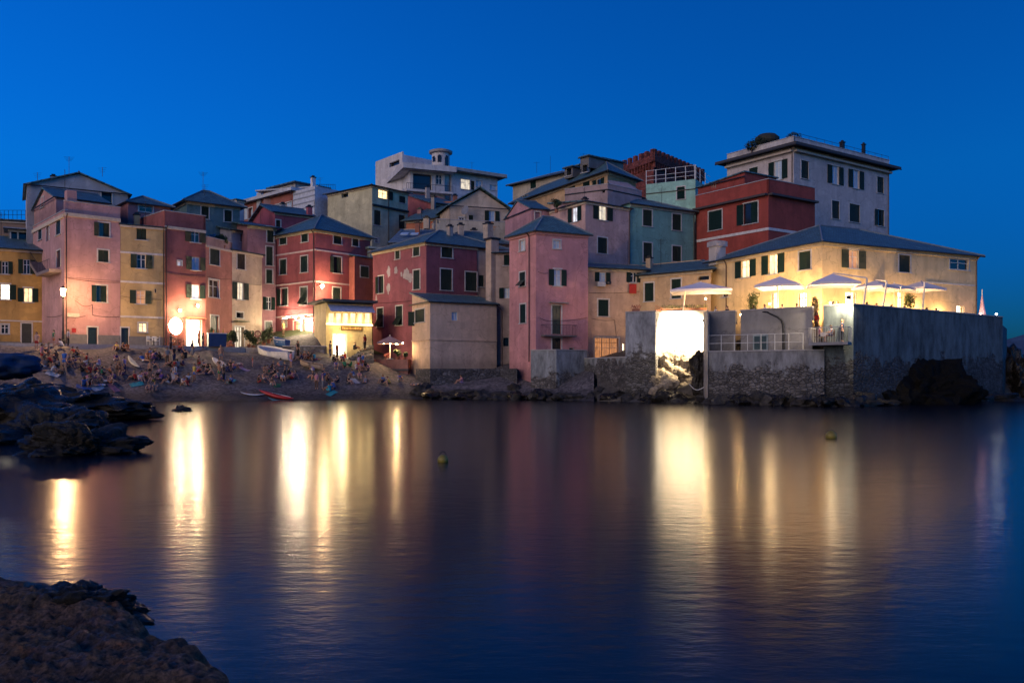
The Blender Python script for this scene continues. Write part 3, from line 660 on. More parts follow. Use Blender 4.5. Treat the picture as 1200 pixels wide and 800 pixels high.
# ---- white modernist villa
WG = stucco((.62, .6, .6), grime=.85)
g = House('villa', 'white modernist villa with wide roof slab and deep balcony on the skyline', corner_plan(481, 140, 200, 521, 203.5, 462), 18, Z(200, 140), WG, cat='villa')
g.win(1, 484, 506, 204, 222, 'n'); g.win(1, 511, 518, 205, 216, 'g'); g.win(0, 464, 471, 210, 220, 'g', 'blue')
g.roof('flat', ov=1.6, t=.9, mat=WG, fascia=False)
m = MB(); 
for f in (0, 1): g.fbox(m, f, -1, g.fr(f)[4]+1, Z(226, 140), Z(223.6, 140), .01, 1.5)
m.obj('balcony', WG, g.root); m = MB()
for q in range(24): p = g.pt(1, -1+q*(g.fr(1)[4]+2)/23, Z(224, 140), 1.45); m.tube([p, p+Vector((0, 0, 1.0))], .025, 4)
m.tube([g.pt(1, -1, Z(224, 140)+1, 1.45), g.pt(1, g.fr(1)[4]+1, Z(224, 140)+1, 1.45)], .03, 4); m.obj('balcony_railing', M_metal, g.root)
g.finish()
g = House('villa', 'tall blank white upper block behind the modernist villa', box_plan(440, 152, 471.5, 145, 8), 18, Z(188, 149), WG, cat='villa block'); g.win(0, 456, 468, 189, 194.5, 'n', surr=False, sill=False); g.finish()
m = MB(); g.fbox(m, 0, 0, g.fr(0)[4], g.z1, g.z1+.5, -.3, 0)
m.obj('parapet', WG, g.root)
t = thing('round_tower', P(516.5, 225, 142), 'round white lookout tower with arched windows and flat cap, between the two villas', 'tower')
c = P(516.5, 225, 144); zt = Z(181, 144); m = MB(); m.lathe((c.x, c.y, 0), [(1.65, Z(235, 144)), (1.65, Z(201, 144)), (1.5, Z(200.5, 144)), (1.5, zt)], 24); m.obj('wall', WG, t, smooth=False)
m = MB(); m.lathe((c.x, c.y, 0), [(1.4, zt), (1.95, zt+.12), (2.0, zt+.45), (1.3, zt+.7)], 24); m.obj('roof', stucco((.4, .38, .36)), t)
for px_, y0, y1 in ((515, 182, 190), (523, 182, 193.5), (508.5, 183, 189)):
    a = math.asin(max(-.95, min(.95, ((px_-600)/F*142.5-c.x)/1.5))); q = Vector((c.x+1.48*math.sin(a), c.y-1.48*math.cos(a), 0)); m = MB(); m.box((q.x, q.y, Z((y0+y1)/2+.7, 142.5)), (.62, .18, (y1-y0-1.5)*.1425), a)
    m.tube([Vector((q.x, q.y-.1, Z(y0+1.4, 142.5))), Vector((q.x, q.y+.1, Z(y0+1.4, 142.5)))], .31, 12); m.obj('window', glassmat(None), t)
g = House('villa', 'white villa wing with wide eaves and one lit window beside the round tower', corner_plan(529, 143, 201, 583, 209, 520), 18, Z(201, 143), WG, cat='villa')
g.win(1, 540, 551, 210, 222, 'g', 'curtain'); g.win(1, 552, 556, 212, 223, 'c', surr=False); g.win(1, 558, 565, 212, 219, 'g', 'blue'); g.win(1, 574, 582, 217, 223, 'g', 'blue')
g.roof('flat', ov=1.2, t=.55, mat=stucco((.4, .4, .38)), fascia=False); g.antenna(553, 144, 199, 190, 1); g.finish()
# ---- roofs in the middle
h = House('house', 'red walled house under a big blue slate roof below the villas', box_plan(505, 124, 545, 127, 9), 12, Z(239.5, 125), stucco((.42, .13, .13))); h.win(0, 522, 524.5, 249, 256, 'c', surr=False); h.roof('mono', H=3.2, high=2, ov=.5); h.finish()
h = House('house', 'orange walled house with a steep dark blue roof beside the pale green house', box_plan(476, 119, 508, 117, 9), 12, Z(258, 118), stucco((.5, .18, .1))); h.roof('mono', H=4.3, high=2, ov=.6); h.finish()
h = House('house', 'beige gabled house with a blue lit shuttered window and a satellite dish', box_plan(527, 112, 596, 114.5, 10), 10, Z(243, 113), stucco((.6, .48, .36)))
h.win(0, 568, 585, 247, 261.5, 'o', 'blue', surr=False); h.win(0, 549.5, 554.5, 252, 262, 'c', surr=False); h.win(0, 538, 544, 255, 262, 'g')
h.roof('gable', axis=1, H=2.75, ov=.5, fascia=False); h.finish()
m = MB(); c = P(546, 247, 111.5); m.tube([c+Vector((0, .1, -1.4)), c], .03, 5); h_ = m.obj('satellite_dish', M_metal, h.root)
m = MB(); m.tube([c, c+Vector((-.04, -.05, .02)), c+Vector((-.12, -.16, .05))], [.1, .5, .62], 14); m.obj('dish', plain('dish_grey', (.18, .2, .24), .5), h_, h.root['_b'])
h = House('terrace_house', 'cream roof terrace wall with an orange patch above the maroon house', box_plan(512, 104.5, 606, 107, 4), 8, Z(262.5, 105), stucco((.55, .5, .4), patch=(.5, .22, .1)), cat='terrace'); h.parapet(h=.5, edges=(0, 1, 3)); h.finish()
h = House('house', 'pink gabled attic house with a pale door, above the pink tower house', corner_plan(623, 97, 236, 644, 238, 592), 8, Z(244, 97), stucco((.5, .27, .3)))
h.win(1, 627, 633, 248.5, 258, 'd', sc=(.35, .22, .25)); h.roof('gable', axis=1, H=1.6, ov=.15, fascia=False); h.finish()
# ---- maroon house
MAR = (.27, .09, .12); C = P2(499.5, 92); Lf = P2(437, 99.9); Rr = P2(559, 95.7)
h = House('house', 'maroon house with peeling plaster patches, dark green shutters and a lit terrace parasol', [Lf, C, Rr, Lf+Rr-C], 2.0, Z(284, 92), stucco(MAR, patch=None))
HM = h
h.cable(0, [(440, 355), (498, 350)])
for a in ((463.5, 468.5, 293, 303.5), (484.5, 491.5, 288, 300), (443.5, 449.5, 323.5, 343.5), (484.5, 492, 316.5, 339)): h.win(0, *a)
h.win(0, 442, 449, 361, 383, 'a'); h.win(0, 464, 471.5, 358.5, 381, 'a')
for a in ((517.5, 530, 286.5, 302), (516.5, 529.5, 315.5, 340), (545.5, 558.5, 319, 341)): h.win(1, *a)
R2_ = C+(Rr-C)*1.7; rb = h.roof('hip', H=2.45, ov=.45, axis=1, plan=[Lf, C, R2_, Lf+R2_-C]); h.finish()
# flaking patches of plaster
R2 = random.Random(3)
for (px_, py_, w_, h_) in ((455.5, 318, 5.5, 15), (464, 317, 5, 10), (476, 322, 8, 16), (481, 325, 6, 12), (455, 338, 5, 14), (441, 350, 2.6, 9), (470.5, 321, 3, 7)):
    u, D = h.hit(0, px_); pts = []
    for q in range(14):
        a = q*math.pi/7; k = R2.uniform(.62, 1.1); uu = u+math.cos(a)*w_*.5*.125*k*1.25; zz = Z(py_, D)+math.sin(a)*h_*.5*.095*k; pts.append((uu, zz))
    top = [h.pt(0, a, b_, .012) for a, b_ in pts]; pm = MB(); pm.face(top); pm.obj('bare_plaster', stucco((.42, .4, .42)), h.root)
h.chimney(572, 97, 263, .8, 1.6, mat=stucco((.5, .42, .34)))
# attached beige column and recessed wing
h = House('house', 'narrow beige house with a slim square pillar beside the maroon house', box_plan(559.3, 95.9, 577, 97.0, 6), 2, Z(284, 92)-.05, stucco((.52, .41, .33))); HB1 = h
h.win(0, 561, 567, 322.5, 336, 'c', surr=False); h.finish()
m = MB(); a = P2(572.5, 91.0); m.box((a.x+.4, a.y, (Z(281.5, 91)+2)/2), (.95, 1.1, Z(281.5, 91)-2), h.rz(0)); m.obj('pillar', h.mat, h.root); m = MB(); m.box((a.x+.4, a.y, Z(281.5, 91)+.1), (1.25, 1.4, .2), h.rz(0)); m.obj('pillar_cap', M_metal, h.root)
h = House('house', 'recessed grey beige wing with small windows beside the pink tower house', box_plan(579, 90.6, 605, 90.4, 4), 2, Z(296, 90.6), stucco((.44, .35, .31))); h.win(0, 590.5, 600.5, 298.5, 311, 'c', surr=False); h.win(0, 585, 604, 337, 349.5, 'o', 'blue', surr=False, sill=False); h.win(0, 589, 596.5, 395, 405.5, 'n', surr=False, sill=False)
h.roof('mono', H=.8, high=2, ov=.3, fascia=False); h.finish()
# ---- beige annex
C = P2(504, 86); Rr = P2(582, 89.6); Lf = perp_left(C, Rr, 483)
h = House('annex', 'blank beige annex with a blue slate lean-to roof standing on the rocks', [Lf, C, Rr, Lf+Rr-C], 2.3, Z(353, 86), stucco((.64, .47, .34), grime=.85), cat='annex'); HA = h
h.win(1, 529.5, 536.5, 365.5, 375.5, 'g', 'blue', surr=False, sill=False); h.win(0, 486.5, 497.5, 362.5, 377.5, 'c', surr=True)
for f in (0, 1): h.band(f, 398, None, z=Z(397.5, 86), h=.14, out=.09, mat=h.mat, name='ledge')
h.roof('mono', H=1.3, high=3, ov=.25, fascia=False, clutter=False); h.finish()
m = MB(); zz = Z(372, 87.8); uu = h.hit(0, 486)[0]
m.box(h.pt(0, uu-.35, zz, .25), (.7, .06, 1.5), h.rz(0)+.7); m.obj('shutter', M_shutter(), h.root)
m = MB(); u, D = h.hit(1, 583); m.tube([h.pt(1, h.fr(1)[4]-.1, Z(357, 89.5), .1), h.pt(1, h.fr(1)[4]+.6, Z(364, 89.5), .1), h.pt(1, h.fr(1)[4]+.62, 2.5, .1)], .06, 6); m.obj('downpipe', M_pipe, h.root)
# ---- pink tower house
C = P2(628, 83); Rr = P2(689, 85.6); Lf = P2(597, 86.9)
h = House('house', 'square pink tower house with a slate pyramid roof and small iron balcony, at the water', [Lf, C, Rr, Lf+Rr-C], 1.6, Z(270.5, 83), stucco((.56, .27, .28), grime=.85))
HT = h
h.win(1, 648.5, 656.5, 281.5, 291.5, 'g', 'blue'); h.win(1, 643, 663.5, 315.5, 335, 'o', 'blue', surr=True); h.win(1, 647, 657.5, 358, 391.5, 'd', sc=(.012, .04, .035)); h.win(1, 647, 657.5, 396, 411, 'd', sc=(.01, .015, .015)); h.win(1, 667, 673, 407, 412, 'n', surr=False, sill=False)
h.win(0, 609, 615, 281.5, 294, 'g', 'blue'); h.win(0, 609, 615.5, 319, 335.5, 'a'); h.win(0, 609.5, 616, 356.5, 378.5)
h.cable(1, [(632, 372), (646, 376), (688, 372)]); h.cable(1, [(630, 318), (642, 320)]); h.pipe(0, 621, z0=3.6, mat=plain('dark_pipe', (.05, .02, .02), .5)); h.roof('hip', H=1.95, ov=.35, fascia=(.5, .25, .25), clutter=False); h.finish()
m = MB(); ua, ub = h.hit(1, 643)[0], h.hit(1, 664)[0]; h.fbox(m, 1, ua, ub, Z(355.5, 84), Z(354.3, 84), .0, .5); m.obj('door_hood', plain('stone_hood', (.3, .27, .25), .8), h.root)
def balcony(h, f, px0, px1, py, rail=1.0, out=.9, n=14, slabh=.12, col=M_metal):
    ua, ub = h.hit(f, px0)[0], h.hit(f, px1)[0]; zz = Z(py, h.hit(f, (px0+px1)/2)[1]); m = MB(); h.fbox(m, f, ua, ub, zz-slabh, zz, .005, out); b_ = m.obj('balcony', plain('balcony_stone', (.14, .13, .13), .8), h.root)
    m = MB(); path = [h.pt(f, ua, zz+rail, .02), h.pt(f, ua, zz+rail, out-.04), h.pt(f, ub, zz+rail, out-.04), h.pt(f, ub, zz+rail, .02)]; m.tube(path, .022, 5)
    for q in range(n): p = path[1].lerp(path[2], q/(n-1)); m.tube([p, p-Vector((0, 0, rail))], .011, 4)
    for e in ((0, 1), (2, 3)):
        for q in range(4): p = path[e[0]].lerp(path[e[1]], q/3); m.tube([p, p-Vector((0, 0, rail))], .011, 4)
    m.obj('railing', col, b_, h.root['_b'])
balcony(h, 1, 634, 671, 393, n=22)
# ---- lilac pink house behind
C = P2(686, 92); Rr = P2(738, 96.2); Lf = P2(645, 97.5)
h = House('house', 'dusky pink house with lit curtains in its top corner window, behind the pink tower house', [Lf, C, Rr, Lf+Rr-C], 3, Z(235.5, 92), stucco((.56, .38, .35)))
h.win(0, 666, 681.5, 243, 260, 'o', 'tv', surr=False); h.win(1, 695, 717.5, 241, 258, 'o', 'curtain', surr=False); h.win(1, 700.5, 711.5, 278.5, 297)
h.pipe(1, 737); h.roof('mono', H=.9, high=3, ov=.3); h.finish()
C = P2(689, 86.6); Rr = P2(756, 88.6)
h = House('house', 'salmon beige lower house with laundry and a barred lit gateway, beside the pink tower house', [C, Rr, Rr+(Rr-C).orthogonal()*-.0+Vector((-.05, 5.)), C+Vector((-.05, 5.))], 2.6, Z(314, 87), stucco((.58, .41, .3)))
HG = h
h.cable(0, [(690, 343), (755, 341)]); h.cable(0, [(693, 373), (720, 375), (722, 395)])
h.win(0, 697, 715, 319, 330, 'o', 'blue', surr=False); h.win(0, 734, 751, 319, 331, 'o', surr=False); h.win(0, 701, 713, 351, 370.5)
h.win(0, 697, 725, 396, 421, 'D', 'orange', surr=True); h.win(0, 729.5, 732.5, 402, 421, 'n', 'white', surr=False, sill=False)
h.roof('mono', H=1.2, high=2, ov=.5); h.finish()
m = MB(); ua, ub = h.hit(0, 696)[0], h.hit(0, 726)[0]; zz = Z(421, 87); 
for q in range(16): p = h.pt(0, ua+(ub-ua)*q/15, zz, .12); m.tube([p, p+Vector((0, 0, 2.4))], .02, 4)
for dz in (.1, 1.2, 2.4): m.tube([h.pt(0, ua, zz+dz, .12), h.pt(0, ub, zz+dz, .12)], .025, 4)
m.obj('window_bars', plain('pale_iron', (.4, .35, .32), .6), h.root)
m = MB(); h.fbox(m, 0, h.hit(0, 699)[0], h.hit(0, 708)[0], Z(336, 87), Z(331, 87), .02, .4); m.obj('air_conditioner', plain('ac_white', (.5, .5, .48), .6), h.root)
m = MB(); h.fbox(m, 0, h.hit(0, 709)[0], h.hit(0, 714)[0], Z(333, 87), Z(330, 87), .1, .5); m.obj('flower_box', plain('dark_box', (.02, .02, .02), .6), h.root)
cl = MB(); h.fbox(cl, 0, h.hit(0, 736)[0], h.hit(0, 744.5)[0], Z(344, 88), Z(333, 88), .25, .28); tag(cl.obj('towel', plain('red_towel', (.42, .03, .025), .9), None, h.pt(0, h.hit(0, 740)[0], Z(344, 88), .27)), 'red towel hung out below a shuttered window of the salmon beige house', 'towel')
# ---- long hillside house with dormers
h = House('house', 'long ochre hillside house with a low slate roof, dormers and an awninged terrace', [P2(603, 128), P2(712, 108), P2(745, 113), P2(640, 133)], 12, Z(204, 109), stucco((.62, .42, .24)))
for a, b_ in ((668, 673), (684, 690), (700, 707)): h.win(0, a-1, b_+1, 209+ (700-a)*.07, 221+(700-a)*.07, 'c', surr=False)
h.win(0, 612, 618, 229, 234, 'n', surr=False, sill=False); h.win(1, 716, 722, 214, 224, 'n')
h.roof('hip', H=2.6, ov=.8, axis=0); h.finish()
for i, (a, b_, yt, yb) in enumerate(((661.5, 671, 195.5, 209), (680, 690, 191, 205))):
    g = House('dormer', ('smaller', 'larger')[i]+' boxy dormer window on the long ochre hillside house roof', box_plan(a, 116.5-i*3.6, b_, 115.3-i*3.6, 4), Z(yb, 116), Z(yt, 115.5), stucco((.3, .3, .3)), cat='dormer'); g.win(0, a+1.5, b_-1.5, yt+1.5, yb-3, 'n', surr=False); g.roof('flat', ov=.2, fascia=False); g.finish()
g = House('house', 'dark teal roof block between two dormers on the ridge', box_plan(670, 121, 706, 116, 4), 14, Z(190, 118), stucco((.1, .17, .18))); g.roof('flat', ov=.2, fascia=False); g.antenna(684, 119, 188, 180, 2); g.finish()
g = House('house', 'beige house with a low slate hip roof and a single dark window on the skyline', box_plan(601, 136, 662, 128, 9), 16, Z(209, 131), stucco((.45, .4, .32))); g.win(0, 621.5, 628, 212.5, 221, 'c', surr=False); g.roof('hip', H=1.9, ov=.8, fascia=False); g.antenna(629, 131, 203, 190, 1); g.finish()
m = MB(); a0 = P(712, 216, 106); m.slab([P(712, 211, 107), P(735, 214, 110), P(747, 221.5, 107.5), P(718, 220, 104)], .05); t = thing('terrace_awning', a0, 'pale cloth awning sloping over the terrace of the ochre hillside house', 'awning'); m.obj('cloth', plain('awning_cloth', (.4, .3, .3), .9), t)
m = MB(); 
for a in (P(718, 220, 104), P(747, 221.5, 107.5)): m.tube([a, Vector((a.x, a.y, Z(236, 105)))], .04, 5)
m.obj('post', M_metal, t)
g = House('terrace_house', 'grey pink roof terrace with parapet and potted plants above the dusky pink house', [P2(662, 102), P2(712, 99), P2(752, 103), P2(700, 107)], 8, Z(226, 101), stucco((.4, .3, .3)), cat='terrace'); g.win(0, 705, 709, 222, 226, 'n', surr=False, sill=False); g.parapet(h=.6, edges=(0, 1)); g.roof('flat', ov=0, t=.05, fascia=False); g.finish()
# ---- crenellated brick castle tower
C = P2(760, 158); pl = [P2(733, 163), P2(766, 155), P2(822, 170), P2(790, 178)]
h = House('castle_tower', 'crenellated dark brick castle tower standing on the skyline', pl, 20, Z(191, 158), masonry((.26, .07, .055), .45, 2.6, 'dark_brick'), cat='castle tower')
m = MB()
for f in (0, 1):
    L = h.fr(f)[4]; n = int(L/1.5)
    for q in range(n+1): h.fbox(m, f, q*L/n-.4, q*L/n+.4, h.z1+.6, h.z1+1.7, -.1, .5)
    h.fbox(m, f, -.5, L+.5, h.z1-.6, h.z1+.6, .0, .5)
    for q in range(n*2): h.fbox(m, f, q*L/n/2-.15, q*L/n/2+.15, h.z1-1.6, h.z1-.6, 0, .45)
m.obj('battlements', h.mat, h.root); m = MB(); m.lathe((P2(762, 160).x, 160, 0), [(2.1, h.z1), (2.1, h.z1+2.0), (1.6, h.z1+2.1)], 14); m.obj('turret', h.mat, h.root); h.finish()
# ---- teal house
C = P2(738.5, 96.4); Rr = P2(814, 101.5)
h = House('house', 'blue teal house with four evenly spaced dark green windows', [C, Rr, Rr+Vector((-3, 6.5)), C+Vector((-3, 6.5))], 4, Z(238.5, 96.4), stucco((.2, .41, .36), grime=.85))
for a in ((753.5, 764, 246, 265), (788, 798, 251, 270), (754, 764, 284.5, 307), (788, 798, 288.5, 306.5)): h.win(0, *a)
h.roof('hip', H=1.5, ov=.4, fascia=(.35, .4, .35)); h.pipe(0, 812.5); h.finish()
h = House('house', 'mint green upper house with a white railed roof terrace, above the blue teal house', box_plan(757, 107, 815, 104, 7), 8, Z(213, 105.5), stucco((.3, .55, .48), grime=.88)); HU = h
h.win(0, 793.5, 802.5, 219, 233.5, 'c', surr=True); h.finish()
m = MB(); u0_, u1_ = 0, h.fr(0)[4]
for q in range(6): p = h.pt(0, u1_*q/5, h.z1, -.1); m.tube([p, p+Vector((0, 0, 1.75))], .05, 5)
for dz in (.5, 1.0, 1.7): m.tube([h.pt(0, 0, h.z1+dz, -.1), h.pt(0, u1_, h.z1+dz, -.1)], .03, 4)
for q in range(3): p = h.pt(1, h.fr(1)[4]*q/3, h.z1, -.1); m.tube([p, p+Vector((0, 0, 1.75))], .05, 5)
for dz in (.5, 1.0, 1.7): m.tube([h.pt(1, 0, h.z1+dz, -.1), h.pt(1, h.fr(1)[4], h.z1+dz, -.1)], .03, 4)
m.obj('roof_railing', M_white, h.root); m = MB(); h.fbox(m, 0, 0, u1_, Z(225, 105.5), Z(224, 105.5), .01, .1); m.obj('cable', M_metal, h.root)
C = P2(748, 88.5); Rr = P2(833, 83.4)
h = House('house', 'low orange beige house with a long blue slate roof behind the terrace parasol', [C, Rr, Rr+Vector((.5, 7)), C+Vector((.5, 7))], 4, Z(322, 88.0), stucco((.6, .43, .26)))
h.win(0, 755.5, 766, 331.5, 353); h.win(0, 787, 798, 327, 349.5); h.win(0, 817, 831, 323, 328, 'n', surr=False, sill=False); h.roof('mono', H=1.9, high=2, ov=.45); h.finish()
# ---- red house behind the terrace
h = House('house', 'big brick red house with a roof parapet, beside the tall white house', corner_plan(900.5, 93, 226.5, 955, 236.5, 815), 4, Z(226.5, 93), stucco((.34, .065, .05), grime=.8))
h.win(0, 830.5, 846, 247, 269.5); h.win(0, 871.5, 888, 237.5, 262)
for f in (0, 1): h.band(f, 268, None, z=Z(268, 93), h=.3, out=.06, mat=plain('white_band', (.62, .6, .6), .8))
for f in (0, 1): h.band(f, 226.5, None, z=h.z1-.12, h=.22, out=.55, mat=plain('dark_ledge', (.06, .05, .05), .7), name='cornice')
h.parapet(h=1.55, edges=(0, 1)); h.pipe(0, 816.5); h.finish()
g = House('roof_block', 'raised red roof block with a row of small vents on the brick red house', sub_plan(h, 0, 816, 870.5, 5.5, -.28), h.z1, Z(207.5, 96.5), h.mat, cat='roof block')
for q in range(3): g.win(0, 833.5+q*2.2, 834.8+q*2.2, 214.5, 220, 'n', surr=False, sill=False)
g.roof('mono', H=.55, high=1, ov=.2, fascia=False); g.finish()
# ---- tall white house
h = House('house', 'tall white house with a flat roof, wide cornice and dark shutters', corner_plan(930, 104, 172, 1042, 199, 852), 4, Z(172, 104), stucco((.52, .47, .46), grime=.88))
h.win(0, 878, 888, 196.5, 210); h.win(0, 901, 923, 188.5, 211, 'o', 'blue')
for a, t_ in (((939, 947.5, 188.5, 209.5), 'c'), ((1028, 1035.5, 207.5, 226.5), 'c'), ((975, 983.5, 235.5, 256.5), 'c'), ((995.5, 1007.5, 239.5, 260.5), 'c'), ((1028.5, 1036, 246, 265), 'c')): h.win(1, *a, t_)
h.win(1, 969.5, 988, 194.5, 216, 'o', 'blue'); h.win(1, 994, 1012, 199.5, 221, 'o', 'blue')
h.pipe(0, 932-3.2); h.pipe(1, 1040.5); h.roof('flat', ov=1.1, t=.3, mat=plain('dark_slab', (.05, .05, .06), .8), fascia=(.5, .43, .36))
h.band(0, 175, None, z=h.z1-.5, h=.25, out=.5, mat=plain('eaves_cornice2', (.5, .43, .36), .8), name='cornice'); h.band(1, 175, None, z=h.z1-.5, h=.25, out=.5, mat=plain('eaves_cornice2', (.5, .43, .36), .8), name='cornice')
h.parapet(h=.95, edges=(0, 1), z=h.z1+.3, mat=stucco((.55, .53, .52))); h.finish(); HW = h
zt = h.z1+1.3
m = MB()
for q in range(14): p = h.pt(1, h.fr(1)[4]*q/13, zt-.05, -.1); m.tube([p, p+Vector((0, 0, .6))], .02, 4)
m.tube([h.pt(1, 0, zt+.5, -.1), h.pt(1, h.fr(1)[4], zt+.5, -.1)], .025, 4); m.obj('roof_railing', M_metal, h.root)
h.chimney(987, 110, 167.5, .45, 1.5, mat=M_metal); h.chimney(1012, 113, 170, .35, 2.2, mat=M_metal)
# ---- long yellow house above the terrace
h = House('house', 'long warm yellow house with green shutters standing over the lit parasol terrace', corner_plan(963.5, 72, 283.5, 1144.5, 300.5, 832), 5.5, Z(283.5, 72), stucco((.68, .52, .29), grime=.9))
HY = h
h.win(0, 862, 886, 305, 325, 'o', 'warm', surr=False); h.win(0, 893, 919.5, 298, 321, 'o', 'warm', surr=False); h.win(0, 936.5, 950, 294.5, 316)
h.win(1, 986, 1014, 293, 314.5, 'o', 'orange'); h.win(1, 1053.5, 1066.5, 299, 319); h.win(1, 1113, 1135, 303.5, 316, 'g')
h.win(0, 846, 853, 340, 348, 'g', surr=False)
for a, b_ in ((903, 911), (934, 945)): h.win(0, a, b_, 343, 373, 'D', 'white', surr=False)
for a, b_, k in ((991, 1004, 'white'), (1052, 1060, 'white')): h.win(1, a, b_, 342, 372, 'D', k, surr=False)
h.win(1, 1120.5, 1130, 358, 374, 'D', 'white', surr=False)
h.band(1, 331, 1090, h=.14, out=.05, u=(h.hit(1, 1085)[0], h.fr(1)[4]-.1), mat=plain('pale_band', (.62, .58, .5), .8))
h.pipe(1, 1143); h.pipe(0, 852); h.roof('hip', H=3.1, ov=.5, axis=1, clutter=False); h.finish()
m = MB(); c = P2(840.5, 84.5); m.box((c.x, c.y, Z(296, 84)), (1.2, 1.1, 2.4), h.rz(1)); ch = m.obj('chimney', stucco((.5, .48, .46)), h.root); m = MB(); m.box((c.x, c.y, Z(285.5, 84)), (1.45, 1.35, .5), h.rz(1)); m.obj('cap', stucco((.42, .42, .45)), ch, h.root['_b'])

# slate roofs filling the middle of the town
h = House('house', 'house end under a broad blue slate roof right behind the maroon house', box_plan(519, 98.5, 600, 101.5, 6), 6, Z(283, 99), stucco((.5, .42, .33))); h.roof('hip', H=1.75, ov=.4, fascia=False); h.chimney(540, 101, 264, .6, 1.2); h.finish()
h = House('house', 'small house with a pale worn slate roof and two skylights, beside the maroon house roof', box_plan(459, 101.5, 506, 101, 6), 6, Z(284, 101), stucco((.5, .42, .33))); h.roof('mono', H=2.7, high=2, ov=.4, mat=slate((.13, .19, .24))); h.chimney(500, 105, 256, .7, 1.3)
for a in (474, 486):
    m = MB(); p = P2(a, 103.2); zc = h.z1+2.7*.36+.42; d = h.fr(0)[2]; m.box((p.x, p.y, zc), (.9, .9, .08), h.rz(0), math.atan2(2.7, 6.5)); m.obj('skylight', glassmat('blue'), h.root)
h.finish()
h = House('house', 'little rose house with a steep dark roof wedged between beige gable and villa', box_plan(487, 121, 515, 120, 5), 10, Z(262, 120), stucco((.5, .25, .24))); h.roof('gable', axis=0, H=1.8, ov=.3, fascia=False); h.chimney(492, 122, 246, .6, 1.3); h.finish()
# ================================================================ GROUND, BEACH, WATER
TC = [(-420, [(20,-2),(44,0),(70,5),(90,5.1),(130,12),(200,24),(330,26)]), (-60, [(44,-2),(58,0),(75,5.0),(90,5.1),(130,12),(200,24),(330,26)]), (0, [(52,-2),(66,0),(77,5.05),(90,5.1),(130,14),(200,26),(330,28)]),
 (75, [(58,-2),(70,0),(79,5.02),(90,5.1),(130,14),(200,26),(330,28)]), (140, [(64,-2),(74,0),(82,5.02),(90,5.1),(130,15),(200,26),(330,28)]), (190, [(66,-2),(75,0),(84,5.0),(92,5.1),(130,15),(200,26),(330,28)]),
 (240, [(66,-2),(75.5,0),(87,5.0),(95,5.1),(130,15),(200,26),(330,28)]), (300, [(68,-2),(77,0),(89,4.4),(95,5.1),(101,6.5),(130,14),(330,28)]), (340, [(70,-2),(79,0),(88.5,4.0),(95,6.0),(99,7.2),(130,14),(330,28)]),
 (372, [(71,-2),(80,0),(89,4.0),(95,6.6),(99,7.5),(130,15),(330,28)]), (395, [(72,-2),(80.5,0),(88.5,3.9),(92,4.2),(99,7.5),(130,15),(330,28)]), (437, [(73,-2),(81.5,0),(90,3.6),(95,4.2),(99,5),(130,15),(330,28)]),
 (475, [(74,-2),(82.5,0),(89,2.3),(92,2.8),(100,5),(130,15),(330,28)]), (505, [(75,-2),(82,-.3),(85,1.),(92,3),(100,5),(130,15),(330,28)]), (600, [(73,-2),(80,-.4),(85,1.8),(92,4),(100,5),(130,15),(330,28)]),
 (650, [(70,-2),(78,-.4),(82,1.6),(92,4),(100,5),(130,15),(330,28)]), (775, [(60,-2),(70,-.6),(76,1.5),(80,5.2),(90,6),(130,14),(330,26)]), (900, [(52,-2.5),(66,-1.8),(70,1.5),(76,5.4),(90,6),(130,12),(330,20)]),
 (1000, [(50,-3),(63,-2),(68,1),(75,5.4),(90,6),(130,10),(200,4),(330,-3)]), (1120, [(56,-3),(70,-2),(76,1),(82,5.4),(92,5.6),(112,2),(130,-2),(330,-3)]), (1175, [(60,-3),(76,-2),(80,0),(86,5),(92,4),(100,-2),(330,-3)]), (1230, [(60,-3),(330,-3)])]
def prof(nodes, D):
    if D <= nodes[0][0]: return nodes[0][1]
    for (a, za), (b_, zb) in zip(nodes, nodes[1:]):
        if D <= b_: return za+(zb-za)*(D-a)/(b_-a)
    return nodes[-1][1]
def terr(px, D):
    if px <= TC[0][0]: z = prof(TC[0][1], D)
    elif px >= TC[-1][0]: z = prof(TC[-1][1], D)
    else:
        for (a, na), (b_, nb) in zip(TC, TC[1:]):
            if px <= b_:
                t = (px-a)/(b_-a); z = prof(na, D)*(1-t)+prof(nb, D)*t; break
    p = P2(px, D)
    return z+.10*noise.noise(Vector((p.x*.5, p.y*.5, 3)))+.05*noise.noise(Vector((p.x*1.7, p.y*1.7, 9)))
def ground_hit(px, py, D0=62., D1=112.):
    D = D0
    while D < D1:
        if Z(py, D) <= terr(px, D): return D
        D += .05
    return D1
def terr_mesh(name, px0, px1, dpx, Ds, mat):
    m = MB(); nx = int((px1-px0)/dpx)+1
    for D in Ds:
        for i in range(nx): px = px0+i*dpx; p = P2(px, D); m.v.append(Vector((p.x, p.y, terr(px, D))))
    for j in range(len(Ds)-1):
        for i in range(nx-1): a = j*nx+i; m.f.append([a, a+1, a+nx+1, a+nx]); m.uv.append(None)
    return struct(m.obj(name, mat, smooth=True))
m_, nt, b = newmat('pebbles'); v = coords(nt); vo = N(nt, 'ShaderNodeTexVoronoi'); vo.inputs['Scale'].default_value = 5.; nt.links.new(v, vo.inputs['Vector'])
hs = N(nt, 'ShaderNodeSeparateColor'); nt.links.new(vo.outputs['Color'], hs.inputs[0])
col = ramp(nt, hs.outputs[0], (0, (.045, .043, .05)), (1, (.165, .155, .165))); col = mixc(nt, .8, col, ramp(nt, noise_tex(nt, coords(nt, (.5, 1.4, 1)), .6, 6, .7), (.35, (.5, .5, .52)), (.65, (1.1, 1.05, 1.02))), 'MULTIPLY')
tc = N(nt, 'ShaderNodeTexCoord'); sp = N(nt, 'ShaderNodeSeparateXYZ'); nt.links.new(tc.outputs['Object'], sp.inputs[0])
